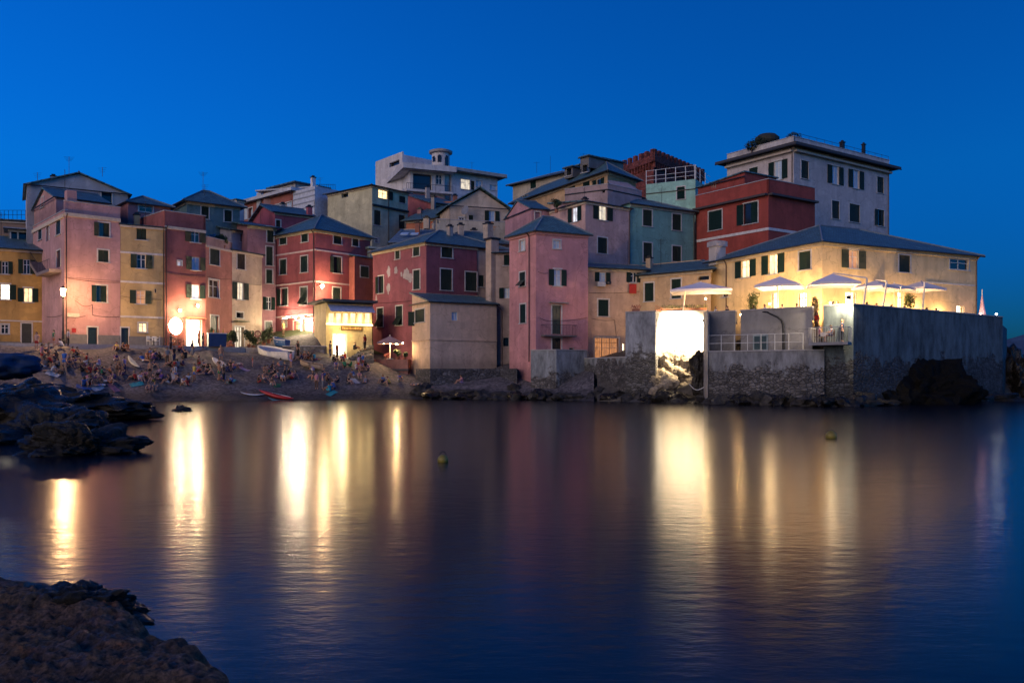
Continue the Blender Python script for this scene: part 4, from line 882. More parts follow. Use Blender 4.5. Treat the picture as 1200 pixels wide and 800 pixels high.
md = N(nt, 'ShaderNodeMapRange'); md.inputs['From Min'].default_value = .35; md.inputs['From Max'].default_value = 1.1; md.inputs['To Min'].default_value = .38; nt.links.new(sp.outputs['Z'], md.inputs['Value'])
col = mixc(nt, 1., col, md.outputs[0], 'MULTIPLY'); nt.links.new(col, b.inputs['Base Color']); b.inputs['Roughness'].default_value = .85; bump(nt, b, vo.outputs['Distance'], -.8, .12)
M_beach = m_
Dn = [20, 35, 45, 52, 58, 62]+[64+.4*i for i in range(85)]
terr_mesh('beach', -420, 700, 6, Dn, M_beach)
terr_mesh('headland_ground', 700, 1240, 6, [60+.8*i for i in range(48)], rockmat((.06, .055, .05), (.14, .13, .11), 1.))
terr_mesh('hillside', -420, 1240, 20, [97.4, 100, 105, 110, 120, 130, 145, 160, 180, 200, 240, 280, 330], rockmat((.03, .04, .02), (.08, .09, .05), .4, name='hillside_scrub'))
# promenade in front of the row of houses
fr_ = [(-200, 71), (-60, 76.3), (0, 78), (75, 80), (140, 82.8), (190, 84.6), (240, 87.2), (285, 90.5), (306, 93.5)]; bk = [(-200, 84), (-60, 86.5), (0, 88), (75, 90), (140, 94), (190, 94), (240, 97), (285, 98), (306, 99)]
pt_ = [P2(*p) for p in fr_]; pb = [P2(*p) for p in bk]; m = MB()
for i in range(len(pt_)-1): m.prism([pt_[i], pt_[i+1], pb[i+1], pb[i]], 3.6, 5.2)
struct(m.obj('pavement', plain('promenade_stone', (.28, .25, .23), .75, var=.35, scale=1.2)))
m = MB()
for i in range(len(pt_)-1):
    a, b_ = pt_[i], pt_[i+1]; n = Vector(((b_-a).y, -(b_-a).x)).normalized(); m.prism([a+n*.35, b_+n*.35, b_+n*.003, a+n*.003], 3.5, 5.24)
struct(m.obj('kerb', plain('kerb_stone', (.42, .38, .34), .8)))
# water
m_, nt, b = newmat('sea_water'); b.inputs['Base Color'].default_value = (.0008, .003, .010, 1); b.inputs['IOR'].default_value = 1.333; b.inputs['Specular IOR Level'].default_value = .29
b.inputs['Roughness'].default_value = WATER_ROUGH
tcw = N(nt, 'ShaderNodeTexCoord')
mp1 = N(nt, 'ShaderNodeMapping'); mp1.inputs['Scale'].default_value = (1.0, 2.0, 1); nt.links.new(tcw.outputs['Object'], mp1.inputs['Vector'])
n1 = noise_tex(nt, mp1.outputs[0], 2.4, 3, .6); mp2 = N(nt, 'ShaderNodeMapping'); mp2.inputs['Scale'].default_value = (.25, .5, 1); nt.links.new(tcw.outputs['Object'], mp2.inputs['Vector'])
n2 = noise_tex(nt, mp2.outputs[0], 1., 2, .5)
bb = N(nt, 'ShaderNodeBump'); bb.inputs['Strength'].default_value = 1.; bb.inputs['Distance'].default_value = WATER_B1; nt.links.new(n1, bb.inputs['Height'])
bc = N(nt, 'ShaderNodeBump'); bc.inputs['Strength'].default_value = 1.; bc.inputs['Distance'].default_value = WATER_B2; nt.links.new(n2, bc.inputs['Height']); nt.links.new(bb.outputs[0], bc.inputs['Normal']); nt.links.new(bc.outputs[0], b.inputs['Normal'])
m = MB(); m.face([(-6000, -60, 0), (6000, -60, 0), (6000, 9000, 0), (-6000, 9000, 0)]); struct(m.obj('water', m_))
m = MB(); xs = [1168+i*16 for i in range(60)]
top = [P(x, 386-9*noise.noise(Vector((x*.013, 1, 4)))-min(0, (1168-x)*.0)+max(0, (1215-x)*.28)-max(0, (x-1215))*.03, 4200) for x in xs]
for a, b_ in zip(top, top[1:]): m.face([Vector((a.x, a.y-300, -5)), Vector((b_.x, b_.y-300, -5)), b_, a]); m.face([a, b_, Vector((b_.x, b_.y+900, -5)), Vector((a.x, a.y+900, -5))])
struct(m.obj('hills', rockmat((.03, .06, .12), (.05, .09, .16), .002, name='haze_blue_hills')))  # distance haze put into the hill colour as blue

# ---------------------------------------------------------------- rocks
def rock(px, D, size, zc, seed, label, sub=4, mat=None, rz=0., amp=.35, name='rock', group=None, flat=1., parent=None):
    bm = bmesh.new(); bmesh.ops.create_icosphere(bm, subdivisions=sub, radius=1); c = P2(px, D); off = Vector((seed*7.3, seed*3.1, seed*1.7)); mm = Matrix.Rotation(rz, 3, 'Z')
    for v in bm.verts:
        n = v.co.normalized(); d = noise.fractal(n*1.3+off, 1., 2., 6, noise_basis='PERLIN_ORIGINAL')*amp*1.3; cr = abs(noise.noise(n*2.6+off*2)); d += amp*.35*(cr-.3)-(amp*.1 if cr < .06 else 0)
        q = n*(1+d); q = Vector((q.x*size[0], q.y*size[1], q.z*size[2]*flat)); v.co = mm @ q
    me = bpy.data.meshes.new(name); bm.to_mesh(me); bm.free(); me.materials.append(mat or M_ROCK)
    o = bpy.data.objects.new(name, me); COL.objects.link(o); o.location = (c.x, c.y, zc); o['_b'] = (c.x, c.y, zc); tag(o, label, 'rock', group); return o
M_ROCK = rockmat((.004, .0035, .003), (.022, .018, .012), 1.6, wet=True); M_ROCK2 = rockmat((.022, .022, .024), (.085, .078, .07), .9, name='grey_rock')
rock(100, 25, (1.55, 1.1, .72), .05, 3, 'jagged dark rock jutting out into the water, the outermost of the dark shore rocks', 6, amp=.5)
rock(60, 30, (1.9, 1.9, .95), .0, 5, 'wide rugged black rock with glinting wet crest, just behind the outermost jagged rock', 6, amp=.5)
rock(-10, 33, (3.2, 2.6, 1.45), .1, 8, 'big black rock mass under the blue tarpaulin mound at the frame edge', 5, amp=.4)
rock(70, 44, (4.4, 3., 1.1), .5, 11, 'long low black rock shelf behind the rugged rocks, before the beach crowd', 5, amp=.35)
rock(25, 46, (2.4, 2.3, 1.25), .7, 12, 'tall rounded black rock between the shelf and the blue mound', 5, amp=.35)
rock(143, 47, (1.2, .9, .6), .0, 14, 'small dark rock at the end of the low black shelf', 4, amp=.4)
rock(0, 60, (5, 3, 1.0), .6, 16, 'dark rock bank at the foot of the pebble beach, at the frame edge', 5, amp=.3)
rock(214, 54, (.62, .4, .42), -.08, 18, 'tiny lone rock breaking the lit water off the beach', 4, amp=.4)
R9 = random.Random(21)
spec = [(509, 81.8), (526, 81.5), (545, 81.2), (566, 80.8), (588, 80.4), (603, 80), (617, 79.6), (634, 78.8), (655, 78.4), (676, 78), (699, 77.4), (722, 76), (744, 74.5), (764, 73), (787, 71.4), (806, 70.6), (842, 67.6), (868, 66.6), (893, 65.6), (917, 64.6), (943, 63.4), (966, 62.6), (990, 62.2), (1012, 63.4), (1034, 64.8)]
LMK = ['the maroon house', 'the beige annex', 'the beige annex wall', 'the annex middle', 'the annex end', 'the beige pillar house', 'the grey wing', 'the tower downpipe', 'the concrete wall corner', 'the concrete wall end', 'the rubble wall start', 'the barred gateway', 'the rubble wall middle', 'the grey wall block', 'the floodlit rock', 'the mooring rope', 'the white railing start', 'the white railing', 'the small wall window', 'the curved lamp post', 'the balcony edge', 'the balcony', 'the terrace corner', 'the terrace corner turn', 'the dark rock mound edge']
for i, (px, D) in enumerate(spec):
    rock(px, D, (R9.uniform(1.0, 1.7), R9.uniform(.8, 1.2), R9.uniform(.45, .95)), R9.uniform(-.05, .15), 30+i, 'shoreline boulder at the waterline below '+LMK[i], 3, mat=R9.choice((M_ROCK, M_ROCK2)), rz=R9.uniform(0, 3), amp=.45, group='boulders along the foot of the walls')
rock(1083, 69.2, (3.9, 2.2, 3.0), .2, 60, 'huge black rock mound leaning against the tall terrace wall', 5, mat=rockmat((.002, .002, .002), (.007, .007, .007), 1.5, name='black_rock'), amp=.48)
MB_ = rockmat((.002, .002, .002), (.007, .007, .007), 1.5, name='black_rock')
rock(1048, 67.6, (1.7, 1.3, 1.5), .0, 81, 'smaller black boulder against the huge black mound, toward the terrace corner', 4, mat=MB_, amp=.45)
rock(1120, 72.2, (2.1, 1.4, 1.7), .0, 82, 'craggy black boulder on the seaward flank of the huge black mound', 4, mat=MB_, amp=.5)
rock(1180, 84, (2.2, 3, 4.1), .6, 62, 'tall dark crag right behind the end of the terrace wall', 5, amp=.35)
rock(1215, 92, (6, 4, 4.6), 0, 63, 'broad dark sea crag at the frame edge beyond the wall', 5, amp=.35)
rock(1160, 76, (3.4, 1.2, .7), -.1, 64, 'flat wave washed rock ledge below the far end of the terrace wall', 4, amp=.4)
rock(540, 83.4, (2.2, .7, .35), .5, 65, 'dark sloping rock directly under the annex stone base', 4, mat=M_ROCK2, amp=.5)
rock(607, 83.2, (1.2, .8, .9), .5, 66, 'wedge shaped rock leaning under the pink tower house corner', 4, mat=M_ROCK2, amp=.4)
rock(633, 80.2, (1.0, .7, .6), .2, 67, 'knobbly grey rock under the corner of the concrete wall', 4, mat=M_ROCK2, amp=.4)
rock(497, 83.6, (1.1, .8, .8), .6, 68, 'grey boulder where the beach meets the annex stone base', 4, mat=M_ROCK2, amp=.4)
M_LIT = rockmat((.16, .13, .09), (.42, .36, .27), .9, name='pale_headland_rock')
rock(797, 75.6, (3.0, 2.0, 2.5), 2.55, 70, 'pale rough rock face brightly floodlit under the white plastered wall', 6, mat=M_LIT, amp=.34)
rock(820, 71.6, (.75, .8, 2.1), 2.2, 71, 'dark cleft rock between the floodlit rock and the wall edge', 4, mat=M_ROCK, amp=.4)
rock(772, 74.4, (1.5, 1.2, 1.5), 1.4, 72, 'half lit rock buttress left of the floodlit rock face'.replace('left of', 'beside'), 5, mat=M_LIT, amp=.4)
# foreground rock: height field with pools
poly = [(.5, -3), (.2, .4), (-.75, 1.5), (-1.1, 2.9), (-1.36, 4.2), (-1.72, 4.72), (-2.25, 4.98), (-2.35, 5.35), (-2.62, 5.6), (-3.1, 5.95), (-3.5, 6.1), (-4.1, 6.55), (-5.5, 7.0), (-8, 7.6), (-11, 7.8), (-11, -3)]
def inside_dist(x, y):
    dmin = 1e9; ins = False; n = len(poly)
    for i in range(n):
        (x1, y1), (x2, y2) = poly[i], poly[(i+1) % n]; dx, dy = x2-x1, y2-y1; t = max(0, min(1, ((x-x1)*dx+(y-y1)*dy)/(dx*dx+dy*dy)))
        dmin = min(dmin, math.hypot(x-x1-t*dx, y-y1-t*dy))
        if (y1 > y) != (y2 > y) and x < (x2-x1)*(y-y1)/(y2-y1)+x1: ins = not ins
    return dmin if ins else -dmin
m = MB(); nx, ny = 400, 400; x0, x1, y0, y1 = -6.6, -.5, 2.6, 7.9
for j in range(ny):
    for i in range(nx):
        x = x0+(x1-x0)*i/(nx-1); y = y0+(y1-y0)*j/(ny-1); V = Vector((x, y, 0))
        d = inside_dist(x, y)+.13+.12*noise.noise(V*2.2)+.05*noise.noise(V*7)
        z = -.25+1.07*(1-math.exp(-max(0, d+.12)*9)) if d > -.12 else -.25-.5*min(1, -d)
        if z > 0:
            z += (.038*noise.fractal(V*1.5, .8, 2.1, 8)+.035*abs(noise.noise(V*8))-.035*max(0, .45-noise.voronoi(V*9)[0][0])+.024*noise.noise(V*19)+.016*noise.noise(V*43))*min(1, z*1.6)
            bx = math.exp(-((x+3.0)**2/.28+(y-5.55)**2/.16)); z += .02*bx*(1+.7*noise.noise(V*6))
            pool = math.exp(-((x+2.85)**2/.10+(y-5.1)**2/.012)); z -= .16*pool
            rid = abs(noise.noise(Vector((x*1.2+y*.6, y*2.2, 5)))); z -= .06*max(0, .16-rid)*6
        m.v.append(Vector((x, y, z)))
for j in range(ny-1):
    for i in range(nx-1): a = j*nx+i; m.f.append([a, a+1, a+nx+1, a+nx]); m.uv.append(None)
k_, nt, b = newmat('sea_worn_rock'); v = coords(nt)
col = ramp(nt, noise_tex(nt, v, 3.2, 8, .75), (.3, (.028, .018, .015)), (.72, (.21, .135, .095)))
mo = ramp(nt, noise_tex(nt, coords(nt), 2.1, 4, .6), (.52, (1, 1, 1)), (.66, (.75, .78, .4))); col = mixc(nt, .7, col, mo, 'MULTIPLY')
ru = ramp(nt, noise_tex(nt, coords(nt, (1, 1.6, 1)), 4.5, 6, .7), (.55, (1, 1, 1)), (.72, (1.8, 1.0, .55))); col = mixc(nt, .8, col, ru, 'MULTIPLY')
col = mixc(nt, .9, col, ramp(nt, noise_tex(nt, v, 34, 6, .8), (.40, (.12, .12, .12)), (.60, (1.7, 1.6, 1.5))), 'MULTIPLY'); vp = N(nt, 'ShaderNodeTexVoronoi'); vp.inputs['Scale'].default_value = 21.; nt.links.new(v, vp.inputs['Vector']); col = mixc(nt, .85, col, ramp(nt, vp.outputs['Distance'], (.12, (.12, .11, .12)), (.5, (1.35, 1.3, 1.2))), 'MULTIPLY')
nt.links.new(col, b.inputs['Base Color'])
nt.links.new(ramp(nt, noise_tex(nt, v, 2.4, 4, .6), (.38, (.28,)*3), (.55, (.8,)*3)), b.inputs['Roughness'])
bump(nt, b, noise_tex(nt, v, 30, 10, .85), 1., .06)
o = m.obj('rock', k_, smooth=True); tag(o, 'broad pitted brown rock ledge closest to the camera, filling the corner before the water', 'rock')
m = MB(); m.box((-2.55, 5.05, .5), (.5, .12, .02)); 
# seabed / under-camera part of that ledge
m = MB(); m.prism([Vector(p) for p in [(-11, -3), (.5, -3), (.2, .4), (-.75, 1.5), (-1.0, 2.58), (-11, 2.58)]], -1, .55); tag(m.obj('rock', k_), 'flat brown rock shelf behind the pitted ledge, where the camera stands', 'rock')

rock(98, 5.6, (.36, .26, .15), .72, 91, 'black jagged lump on the far edge of the pitted brown ledge', 6, mat=rockmat((.006, .006, .006), (.03, .028, .024), 7., name='black_wet_rock', wet=True), amp=.5)
# ================================================================ HEADLAND WALLS
def wall_thing(name, label, pts, z1, z0, mat, cat='wall', thick=.8, cope=True, back=None, deck=None):
    """pts: plan points along the visible face (px, D); prism goes backwards"""
    q = [P2(*p) for p in pts]; t = thing(name, (q[0].x, q[0].y, z0), label, cat); m = MB()
    m.prism(q+[P2(*p) for p in back], z0, deck or z1)
    if deck:
        for a, b_ in zip(q, q[1:]):
            d = (b_-a).normalized(); n = Vector((d.y, -d.x)); m.prism([a+n*.003, b_+n*.003, b_-n*.34, a-n*.34], deck-.3, z1)
        ft = MB(); ft.prism([p for p in q]+[P2(*p) for p in back], deck-.05, deck+.004)
    m.obj('wall', mat, t)
    if cope:
        c = MB()
        for a, b_ in zip(q, q[1:]):
            d = (b_-a).normalized(); n = Vector((d.y, -d.x)); c.prism([a+n*.06, b_+n*.06, b_-n*.35, a-n*.35], z1+.002, z1+.1)
        c.obj('coping', plain('coping_stone', (.36, .35, .35), .85), t)
    return t
PLA = (.36, .35, .34)
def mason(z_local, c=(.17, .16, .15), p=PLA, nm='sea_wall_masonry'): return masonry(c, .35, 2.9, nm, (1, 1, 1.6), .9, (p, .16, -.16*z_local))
ZT = 7.56
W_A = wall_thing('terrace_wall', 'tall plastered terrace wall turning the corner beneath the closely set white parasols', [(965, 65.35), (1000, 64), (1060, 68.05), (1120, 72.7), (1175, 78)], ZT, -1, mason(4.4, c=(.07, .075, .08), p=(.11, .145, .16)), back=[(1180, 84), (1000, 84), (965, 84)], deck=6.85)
W_B = wall_thing('terrace_wall', 'grey plastered terrace wall behind the curved lamp post, with one small window', [(868, 70.3), (952, 66.4)], ZT, 3.0, stucco((.30, .29, .28)), back=[(952, 80), (868, 80)], deck=6.85)
wl = MB(); q0, q1 = P2(868, 70.3), P2(952, 66.4); d_ = (q1-q0).normalized(); n_ = Vector((d_.y, -d_.x)); rz_ = math.atan2(d_.y, d_.x)
def wallpt(px, out=0.):
    k = (px-600)/F; u = (k*q0.y-q0.x)/(d_.x-k*d_.y); p = q0+d_*u+n_*out; return p
a, b_ = wallpt(884), wallpt(899); c = (a+b_)/2+n_*.03; Dm = c.y
m = MB(); m.box((c.x, c.y, Z(401, Dm)), ((b_-a).length+.2, .08, 19*Dm/F), rz_); f_ = m.obj('window', M_surround((.3, .36, .36)), W_B)
for s_ in (-1, 1):
    m = MB(); cc = c+d_*s_*(b_-a).length/4+n_*.05; m.box((cc.x, cc.y, Z(401.5, Dm)), ((b_-a).length/2-.08, .06, 15.5*Dm/F), rz_); m.obj('pane', plain('green_glass', (.015, .05, .06), .3), f_, W_B['_b'])
W_C = wall_thing('terrace_wall', 'short grey terrace wall section with a dropped end beside the floodlit wall', [(829, 72.1), (862, 70.6)], ZT, 3.0, stucco((.30, .29, .28)), back=[(862, 80), (829, 80)], deck=6.85)
W_D = wall_thing('sea_wall', 'rough rubble sea wall carrying the white railed walkway', [(829, 69.0), (944, 65.2), (966, 65.0)], 4.15, -1.2, mason(3.9, c=(.15, .14, .13), p=(.27, .28, .29), nm='rubble_wall_b'), back=[(968, 72), (829, 74)])
W_E = wall_thing('terrace_wall', 'white plastered wall blazing under the floodlight above the pale rock', [(775, 75.8), (830, 75.0)], 7.9, 4.2, stucco((.62, .58, .52)), back=[(830, 82), (775, 82)], deck=6.85)
W_F = wall_thing('wall_pier', 'narrow pale wall edge running down to the water beside the floodlit wall', [(824.5, 70.9), (829.5, 68.8), (831, 70)], 7.5, -1, stucco((.36, .34, .31)), back=[(832, 76), (826.5, 76)], cope=False)
W_G = wall_thing('terrace_wall', 'blocky grey wall projecting beside the floodlit wall, with flower boxes on top', [(733, 74.6), (768, 73.6), (776.5, 76.2)], 7.75, -1, mason(4.9, c=(.13, .125, .12), p=(.36, .38, .4), nm='grey_block_wall'), back=[(778, 80), (735, 80)])
W_H = wall_thing('sea_wall', 'rough rubble sea wall stretching below the barred gateway', [(685, 82.3), (733, 75.6), (769, 74.6)], 3.85, -1.2, mason(4.6, c=(.13, .125, .12), p=(.27, .29, .3), nm='rubble_wall_c'), back=[(770, 80), (735, 84), (684, 86.6)])
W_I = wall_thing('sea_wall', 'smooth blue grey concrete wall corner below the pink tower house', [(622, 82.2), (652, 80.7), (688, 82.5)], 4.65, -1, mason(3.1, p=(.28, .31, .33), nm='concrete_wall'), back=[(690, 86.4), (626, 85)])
W_J = wall_thing('stone_base', 'dark rubble stone base under the beige annex', [(487, 88), (504, 85.6), (586, 86.6), (606, 84)], 2.95, -1, masonry((.10, .10, .11), .4, 2.6, 'annex_base_stone'), back=[(606, 90), (500, 92)], cope=False, cat='stone base')
W_K = wall_thing('slope_wall', 'grey stone retaining wall of the ramp below the crimson corner house', [(331, 91.5), (383, 91.0)], 5.35, 2.5, masonry((.2, .19, .18), .5, 1.6, 'ramp_stone'), back=[(382, 93), (331, 95)], cope=True)
# railing of the walkway
t = thing('railing', (wallpt(830, 2.2).x, wallpt(830, 2.2).y, 4.15), 'thin white metal railing along the walkway on top of the rubble sea wall', 'railing')
e0, e1 = P2(830, 69.2), P2(941, 65.5)
for q in range(8): p = e0.lerp(e1, q/7); m = MB(); m.tube([(p.x, p.y, 4.15), (p.x, p.y, 5.5)], .03, 5); m.obj('post', plain('rail_white', (.6, .6, .58), .5), t)
for z_ in (5.5, 4.85): m = MB(); m.tube([(e0.x, e0.y, z_), (e1.x, e1.y, z_)], .022, 5); m.obj('rail', plain('rail_white', (.6, .6, .58), .5), t)
# curved lamp post
c = P(918, 411.5, 67.6); t = thing('lamp_post', (c.x, c.y, 4.2), 'dark curved unlit lamp post arching over the walkway railing', 'lamp post'); m = MB(); D = 67.6
m.tube([P(918, 411.5, D), P(918, 392, D), P(917.5, 380, D), P(915.5, 375, D), P(911, 371.5, D), P(904, 368.3, D), P(897.5, 365.4, D)], [.11, .10, .09, .085, .08, .07, .05], 7); m.obj('pole', M_metal, t)
m = MB(); m.blob(P(897, 365.6, D), (.28, .1, .07), 2); m.obj('lamp_head', M_metal, t)
# balcony at the terrace corner
b0, b1 = P2(951, 65.0), P2(1001, 63.2); dd = (b1-b0).normalized(); nn = Vector((dd.y, -dd.x)); zz = 4.75
t = thing('balcony', (b0.x, b0.y, zz), 'stone slab balcony with thin railing jutting from the terrace wall corner', 'balcony'); m = MB(); L = (b1-b0).length
A_ = [b0-nn*2.2, b0+nn*.8, b0+nn*.8+dd*2.85, b0-nn*.3+dd*2.85]; A_ = [Vector((p.x, p.y)) for p in A_]
m.prism(A_, zz-.22, zz); m.obj('slab', plain('balcony_concrete', (.26, .26, .27), .85), t)
m = MB(); 
m.tube([Vector((A_[0].x, A_[0].y, zz+1.1)), Vector((A_[1].x, A_[1].y, zz+1.1)), Vector((A_[2].x, A_[2].y, zz+1.1)), Vector((A_[3].x, A_[3].y, zz+1.1))], .03, 5)
for (s_, e_, n) in ((0, 1, 10), (1, 2, 17), (2, 3, 6)):
    for q in range(n): p = A_[s_].lerp(A_[e_], q/(n-1)); m.tube([(p.x, p.y, zz), (p.x, p.y, zz+1.1)], .014, 4)
m.obj('railing', plain('rail_pale', (.5, .48, .45), .5), t)
# mooring rope
t = MB(); pa, pb_ = P(808, 450, 69.6), P(825, 453.5, 69.8); t.tube([pa.lerp(pb_, q/8)-Vector((0, 0, .42*math.sin(math.pi*q/8)**1.0*(1-.35*q/8))) for q in range(9)], .035, 5)
tag(t.obj('mooring_rope', plain('white_rope', (.75, .72, .68), .8), None, pa), 'white rope sagging before the dark cleft beside the narrow wall edge', 'rope')
# ================================================================ PROPS
def leafball(m, c, r, n, sz, rnd, flat=1.):
    c = Vector(c)
    for _ in range(n):
        d = Vector((rnd.gauss(0, 1), rnd.gauss(0, 1), rnd.gauss(0, 1))).normalized()*rnd.uniform(.35, 1)**.6; k = 1+.35*noise.noise(d*2+c)
        p = c+Vector((d.x*r[0], d.y*r[1], d.z*r[2]))*k; a = Vector((rnd.gauss(0, 1), rnd.gauss(0, 1), rnd.gauss(0, 1))).normalized(); b_ = a.orthogonal().normalized(); s = sz*rnd.uniform(.6, 1.4)
        m.face([p-a*s, p+b_*s*.35, p+a*s, p-b_*s*.35])
def potted(px, py, D, h, r, label, group=None, seed=1, pot=True, col=None, trunk=True, z=None):
    rnd = random.Random(seed); p = P2(px, D); z = terr(px, D) if z is None else z
    t = thing('potted_plant', (p.x, p.y, z), label, 'potted plant', group); ph = min(.5, h*.25)
    m = MB(); m.lathe((p.x, p.y, z), [(.16, 0), (.22, ph*.9), (.25, ph*.9), (.25, ph), (.2, ph)], 10); m.obj('pot', M_terra, t)
    if trunk: 
        m = MB(); m.tube([(p.x, p.y, z+ph*.8), (p.x+.04, p.y, z+h*.5), (p.x, p.y+.05, z+h*.8)], [.04, .03, .015], 5)
        for q in range(5): a = rnd.uniform(0, 6.28); m.tube([(p.x, p.y, z+h*(.4+.08*q)), (p.x+math.cos(a)*r*.7, p.y+math.sin(a)*r*.7, z+h*(.6+.08*q))], [.02, .008], 4)
        m.obj('stem', M_wood, t)
    m = MB()
    for q in range(7): leafball(m, (p.x+rnd.uniform(-r, r)*.55, p.y+rnd.uniform(-r, r)*.55, z+ph+(h-ph)*rnd.uniform(.35, .9)), (r*.55, r*.55, (h-ph)*.24), 90, .11, rnd)
    m.obj('foliage', col or M_plant, t); return t
def parasol(px, D, w, d, ze, zp, zf, rz, label, polepx=None, poleD=None, name='parasol'):
    c = P2(px, D); t = thing(name, (c.x, c.y, zf), label, 'parasol', 'white parasols on the lit terrace' if name == 'parasol' else None); mm = Matrix.Rotation(rz, 3, 'Z')
    cor = [Vector((c.x, c.y, ze))+mm @ Vector((x*w/2, y*d/2, 0)) for x, y in ((-1,-1),(1,-1),(1,1),(-1,1))]; mid = [(cor[i]+cor[(i+1) % 4])/2+Vector((0, 0, .06)) for i in range(4)]
    top = Vector((c.x, c.y, zp)); m = MB()
    for i in range(4): m.face([cor[i], mid[i], top]); m.face([mid[i], cor[(i+1) % 4], top])
    for i in range(4):
        for a, b_ in ((cor[i], mid[i]), (mid[i], cor[(i+1) % 4])): m.face([a, b_, b_-Vector((0, 0, .2)), a-Vector((0, 0, .2))])
    cp = m.obj('canopy', M_CANOPY if name == 'parasol' else plain('dusty_pink_canvas', (.42, .27, .25), .9), t)
    m = MB(); 
    for i in range(4): m.tube([top-Vector((0, 0, .12)), cor[i]-Vector((0, 0, .05))], .02, 4); m.tube([top-Vector((0, 0, .12)), mid[i]-Vector((0, 0, .05))], .02, 4)
    m.obj('ribs', M_white, cp, t['_b'])
    m = MB(); 
    if polepx:
        b_ = P2(polepx[0], poleD); m.tube([(b_.x, b_.y, zf), (P2(polepx[1], poleD).x, poleD, ze+.2), (P2(polepx[1], poleD).x, poleD, ze+.3), top+Vector((0, 0, .05))], [.085, .075, .06, .04], 8)
    else: m.tube([(c.x, c.y, zf), (c.x, c.y, zp+.12)], .05, 8)
    m.obj('pole', plain('pole_white', (.72, .68, .62), .5), t)
    m = MB(); b_ = P2(polepx[0], poleD) if polepx else c; m.box((b_.x, b_.y, zf+.05), (.7, .7, .1), rz); m.obj('base', plain('base_grey', (.3, .3, .3), .8), t)
    return t
k_, nt, b = newmat('parasol_canvas'); b.inputs['Base Color'].default_value = (.62, .6, .66, 1); b.inputs['Roughness'].default_value = .9
tr = N(nt, 'ShaderNodeBsdfTranslucent'); tr.inputs['Color'].default_value = (.6, .55, .5, 1); mx = N(nt, 'ShaderNodeMixShader'); mx.inputs[0].default_value = .02
nt.links.new(b.outputs[0], mx.inputs[1]); nt.links.new(tr.outputs[0], mx.inputs[2]); nt.links.new(mx.outputs[0], nt.nodes['Material Output'].inputs[0]); bump(nt, b, noise_tex(nt, coords(nt), 1.5, 3, .5), .4, .1); M_CANOPY = k_
ZF = 6.86
parasol(822, 77.6, 5.4, 3.6, Z(340, 77), Z(330.5, 77.6), ZF, -.25, 'broad white parasol over the floodlit wall, the widest on the terrace', (799, 803), 77.9)
parasol(914, 71.6, 3.6, 3.4, Z(334.5, 71), Z(324, 71.6), ZF, -.45, 'white parasol with a central pole before the green shuttered windows', (912, 911), 71.4)
parasol(976, 68.2, 3.7, 3.2, Z(332.5, 68), Z(320.5, 68.2), ZF, -.2, 'white parasol over the brightly lit tables above the corner balcony', (1010, 1016), 66.6)
parasol(1026, 70.6, 2.5, 2.8, Z(336, 70), Z(328.5, 70.6), ZF, .6, 'small white parasol with a leaning pole just past the terrace corner', (1033, 1039), 68.4)
parasol(1048, 73.4, 2.2, 2.6, Z(337.5, 73), Z(332, 73.4), ZF, .6, 'narrow white parasol squeezed between two others on the seaward side')
parasol(1079, 74.6, 3.1, 2.8, Z(337.5, 74), Z(329.5, 74.6), ZF, .5, 'white parasol by the leafy tree on the seaward side of the terrace', (1080, 1083.5), 72.2)
parasol(457, 90.6, 2.6, 2.0, Z(401, 90), Z(393.5, 90.6), Z(421, 90.6), .1, 'small dusty pink parasol over a lit balcony terrace of the maroon house', None, None, 'patio_parasol')
t = thing('closed_parasol', P(1150, 372, 80), 'folded pinkish parasol standing at the far end of the terrace', 'parasol'); c = P2(1151, 79.6); m = MB(); m.lathe((c.x, c.y, 6.6), [(.34, .5), (.42, .9), (.2, 2.0), (.05, 3.1)], 8); m.obj('canopy', plain('pink_canvas', (.6, .4, .45), .9), t); m = MB(); m.tube([(c.x, c.y, 6.55), (c.x, c.y, 10.3)], .035, 6); m.obj('pole', M_white, t)
# terrace floor between house and walls is the wall top itself: thin paving sheet
m = MB(); m.prism([P2(832, 74.5), P2(868, 72.0), P2(952, 68), P2(966, 67.0), P2(999, 65.2), P2(1060, 69.4), P2(1172, 79.4), P2(1172, 83), P2(1000, 86), P2(800, 86), P2(780, 80.5)], 6.3, ZF); 
# ---- lamps on the terrace
def lantern(px, py, D, power, label, col=(1, .66, .3), r=.09, gs=55., stand=None, group='small lanterns lighting the terrace', zbase=None):
    c = P(px, py, D); t = thing('lantern', (c.x, c.y, zbase if zbase is not None else c.z-.15), label, 'lantern', group); m = MB(); m.blob(c, (r, r, r), 2); m.obj('globe', glow(col, gs), t, smooth=True)
    m = MB(); zb = zbase if zbase is not None else c.z-.3; m.tube([(c.x, c.y, zb), (c.x, c.y, c.z-r*.9)], .02, 5); m.box((c.x, c.y, zb+.02), (.2, .2, .04)); m.obj('stand', M_metal, t)
    light('lamp_light', c+Vector((0, -.25, .12)), power, col, .12, t); return t
lantern(827, 350, 77.8, 260, 'round lantern glowing under the broad parasol', (1, .66, .3), .09, 25, zbase=ZF)
lantern(902, 356, 72.8, 170, 'lantern at the foot of the parasol before the shuttered windows', (1, .66, .32), .09, 14, zbase=ZF)
lantern(973, 355, 67.6, 130, 'bright lantern on the table row above the corner balcony', (1, .7, .38), .09, 14, zbase=ZF)
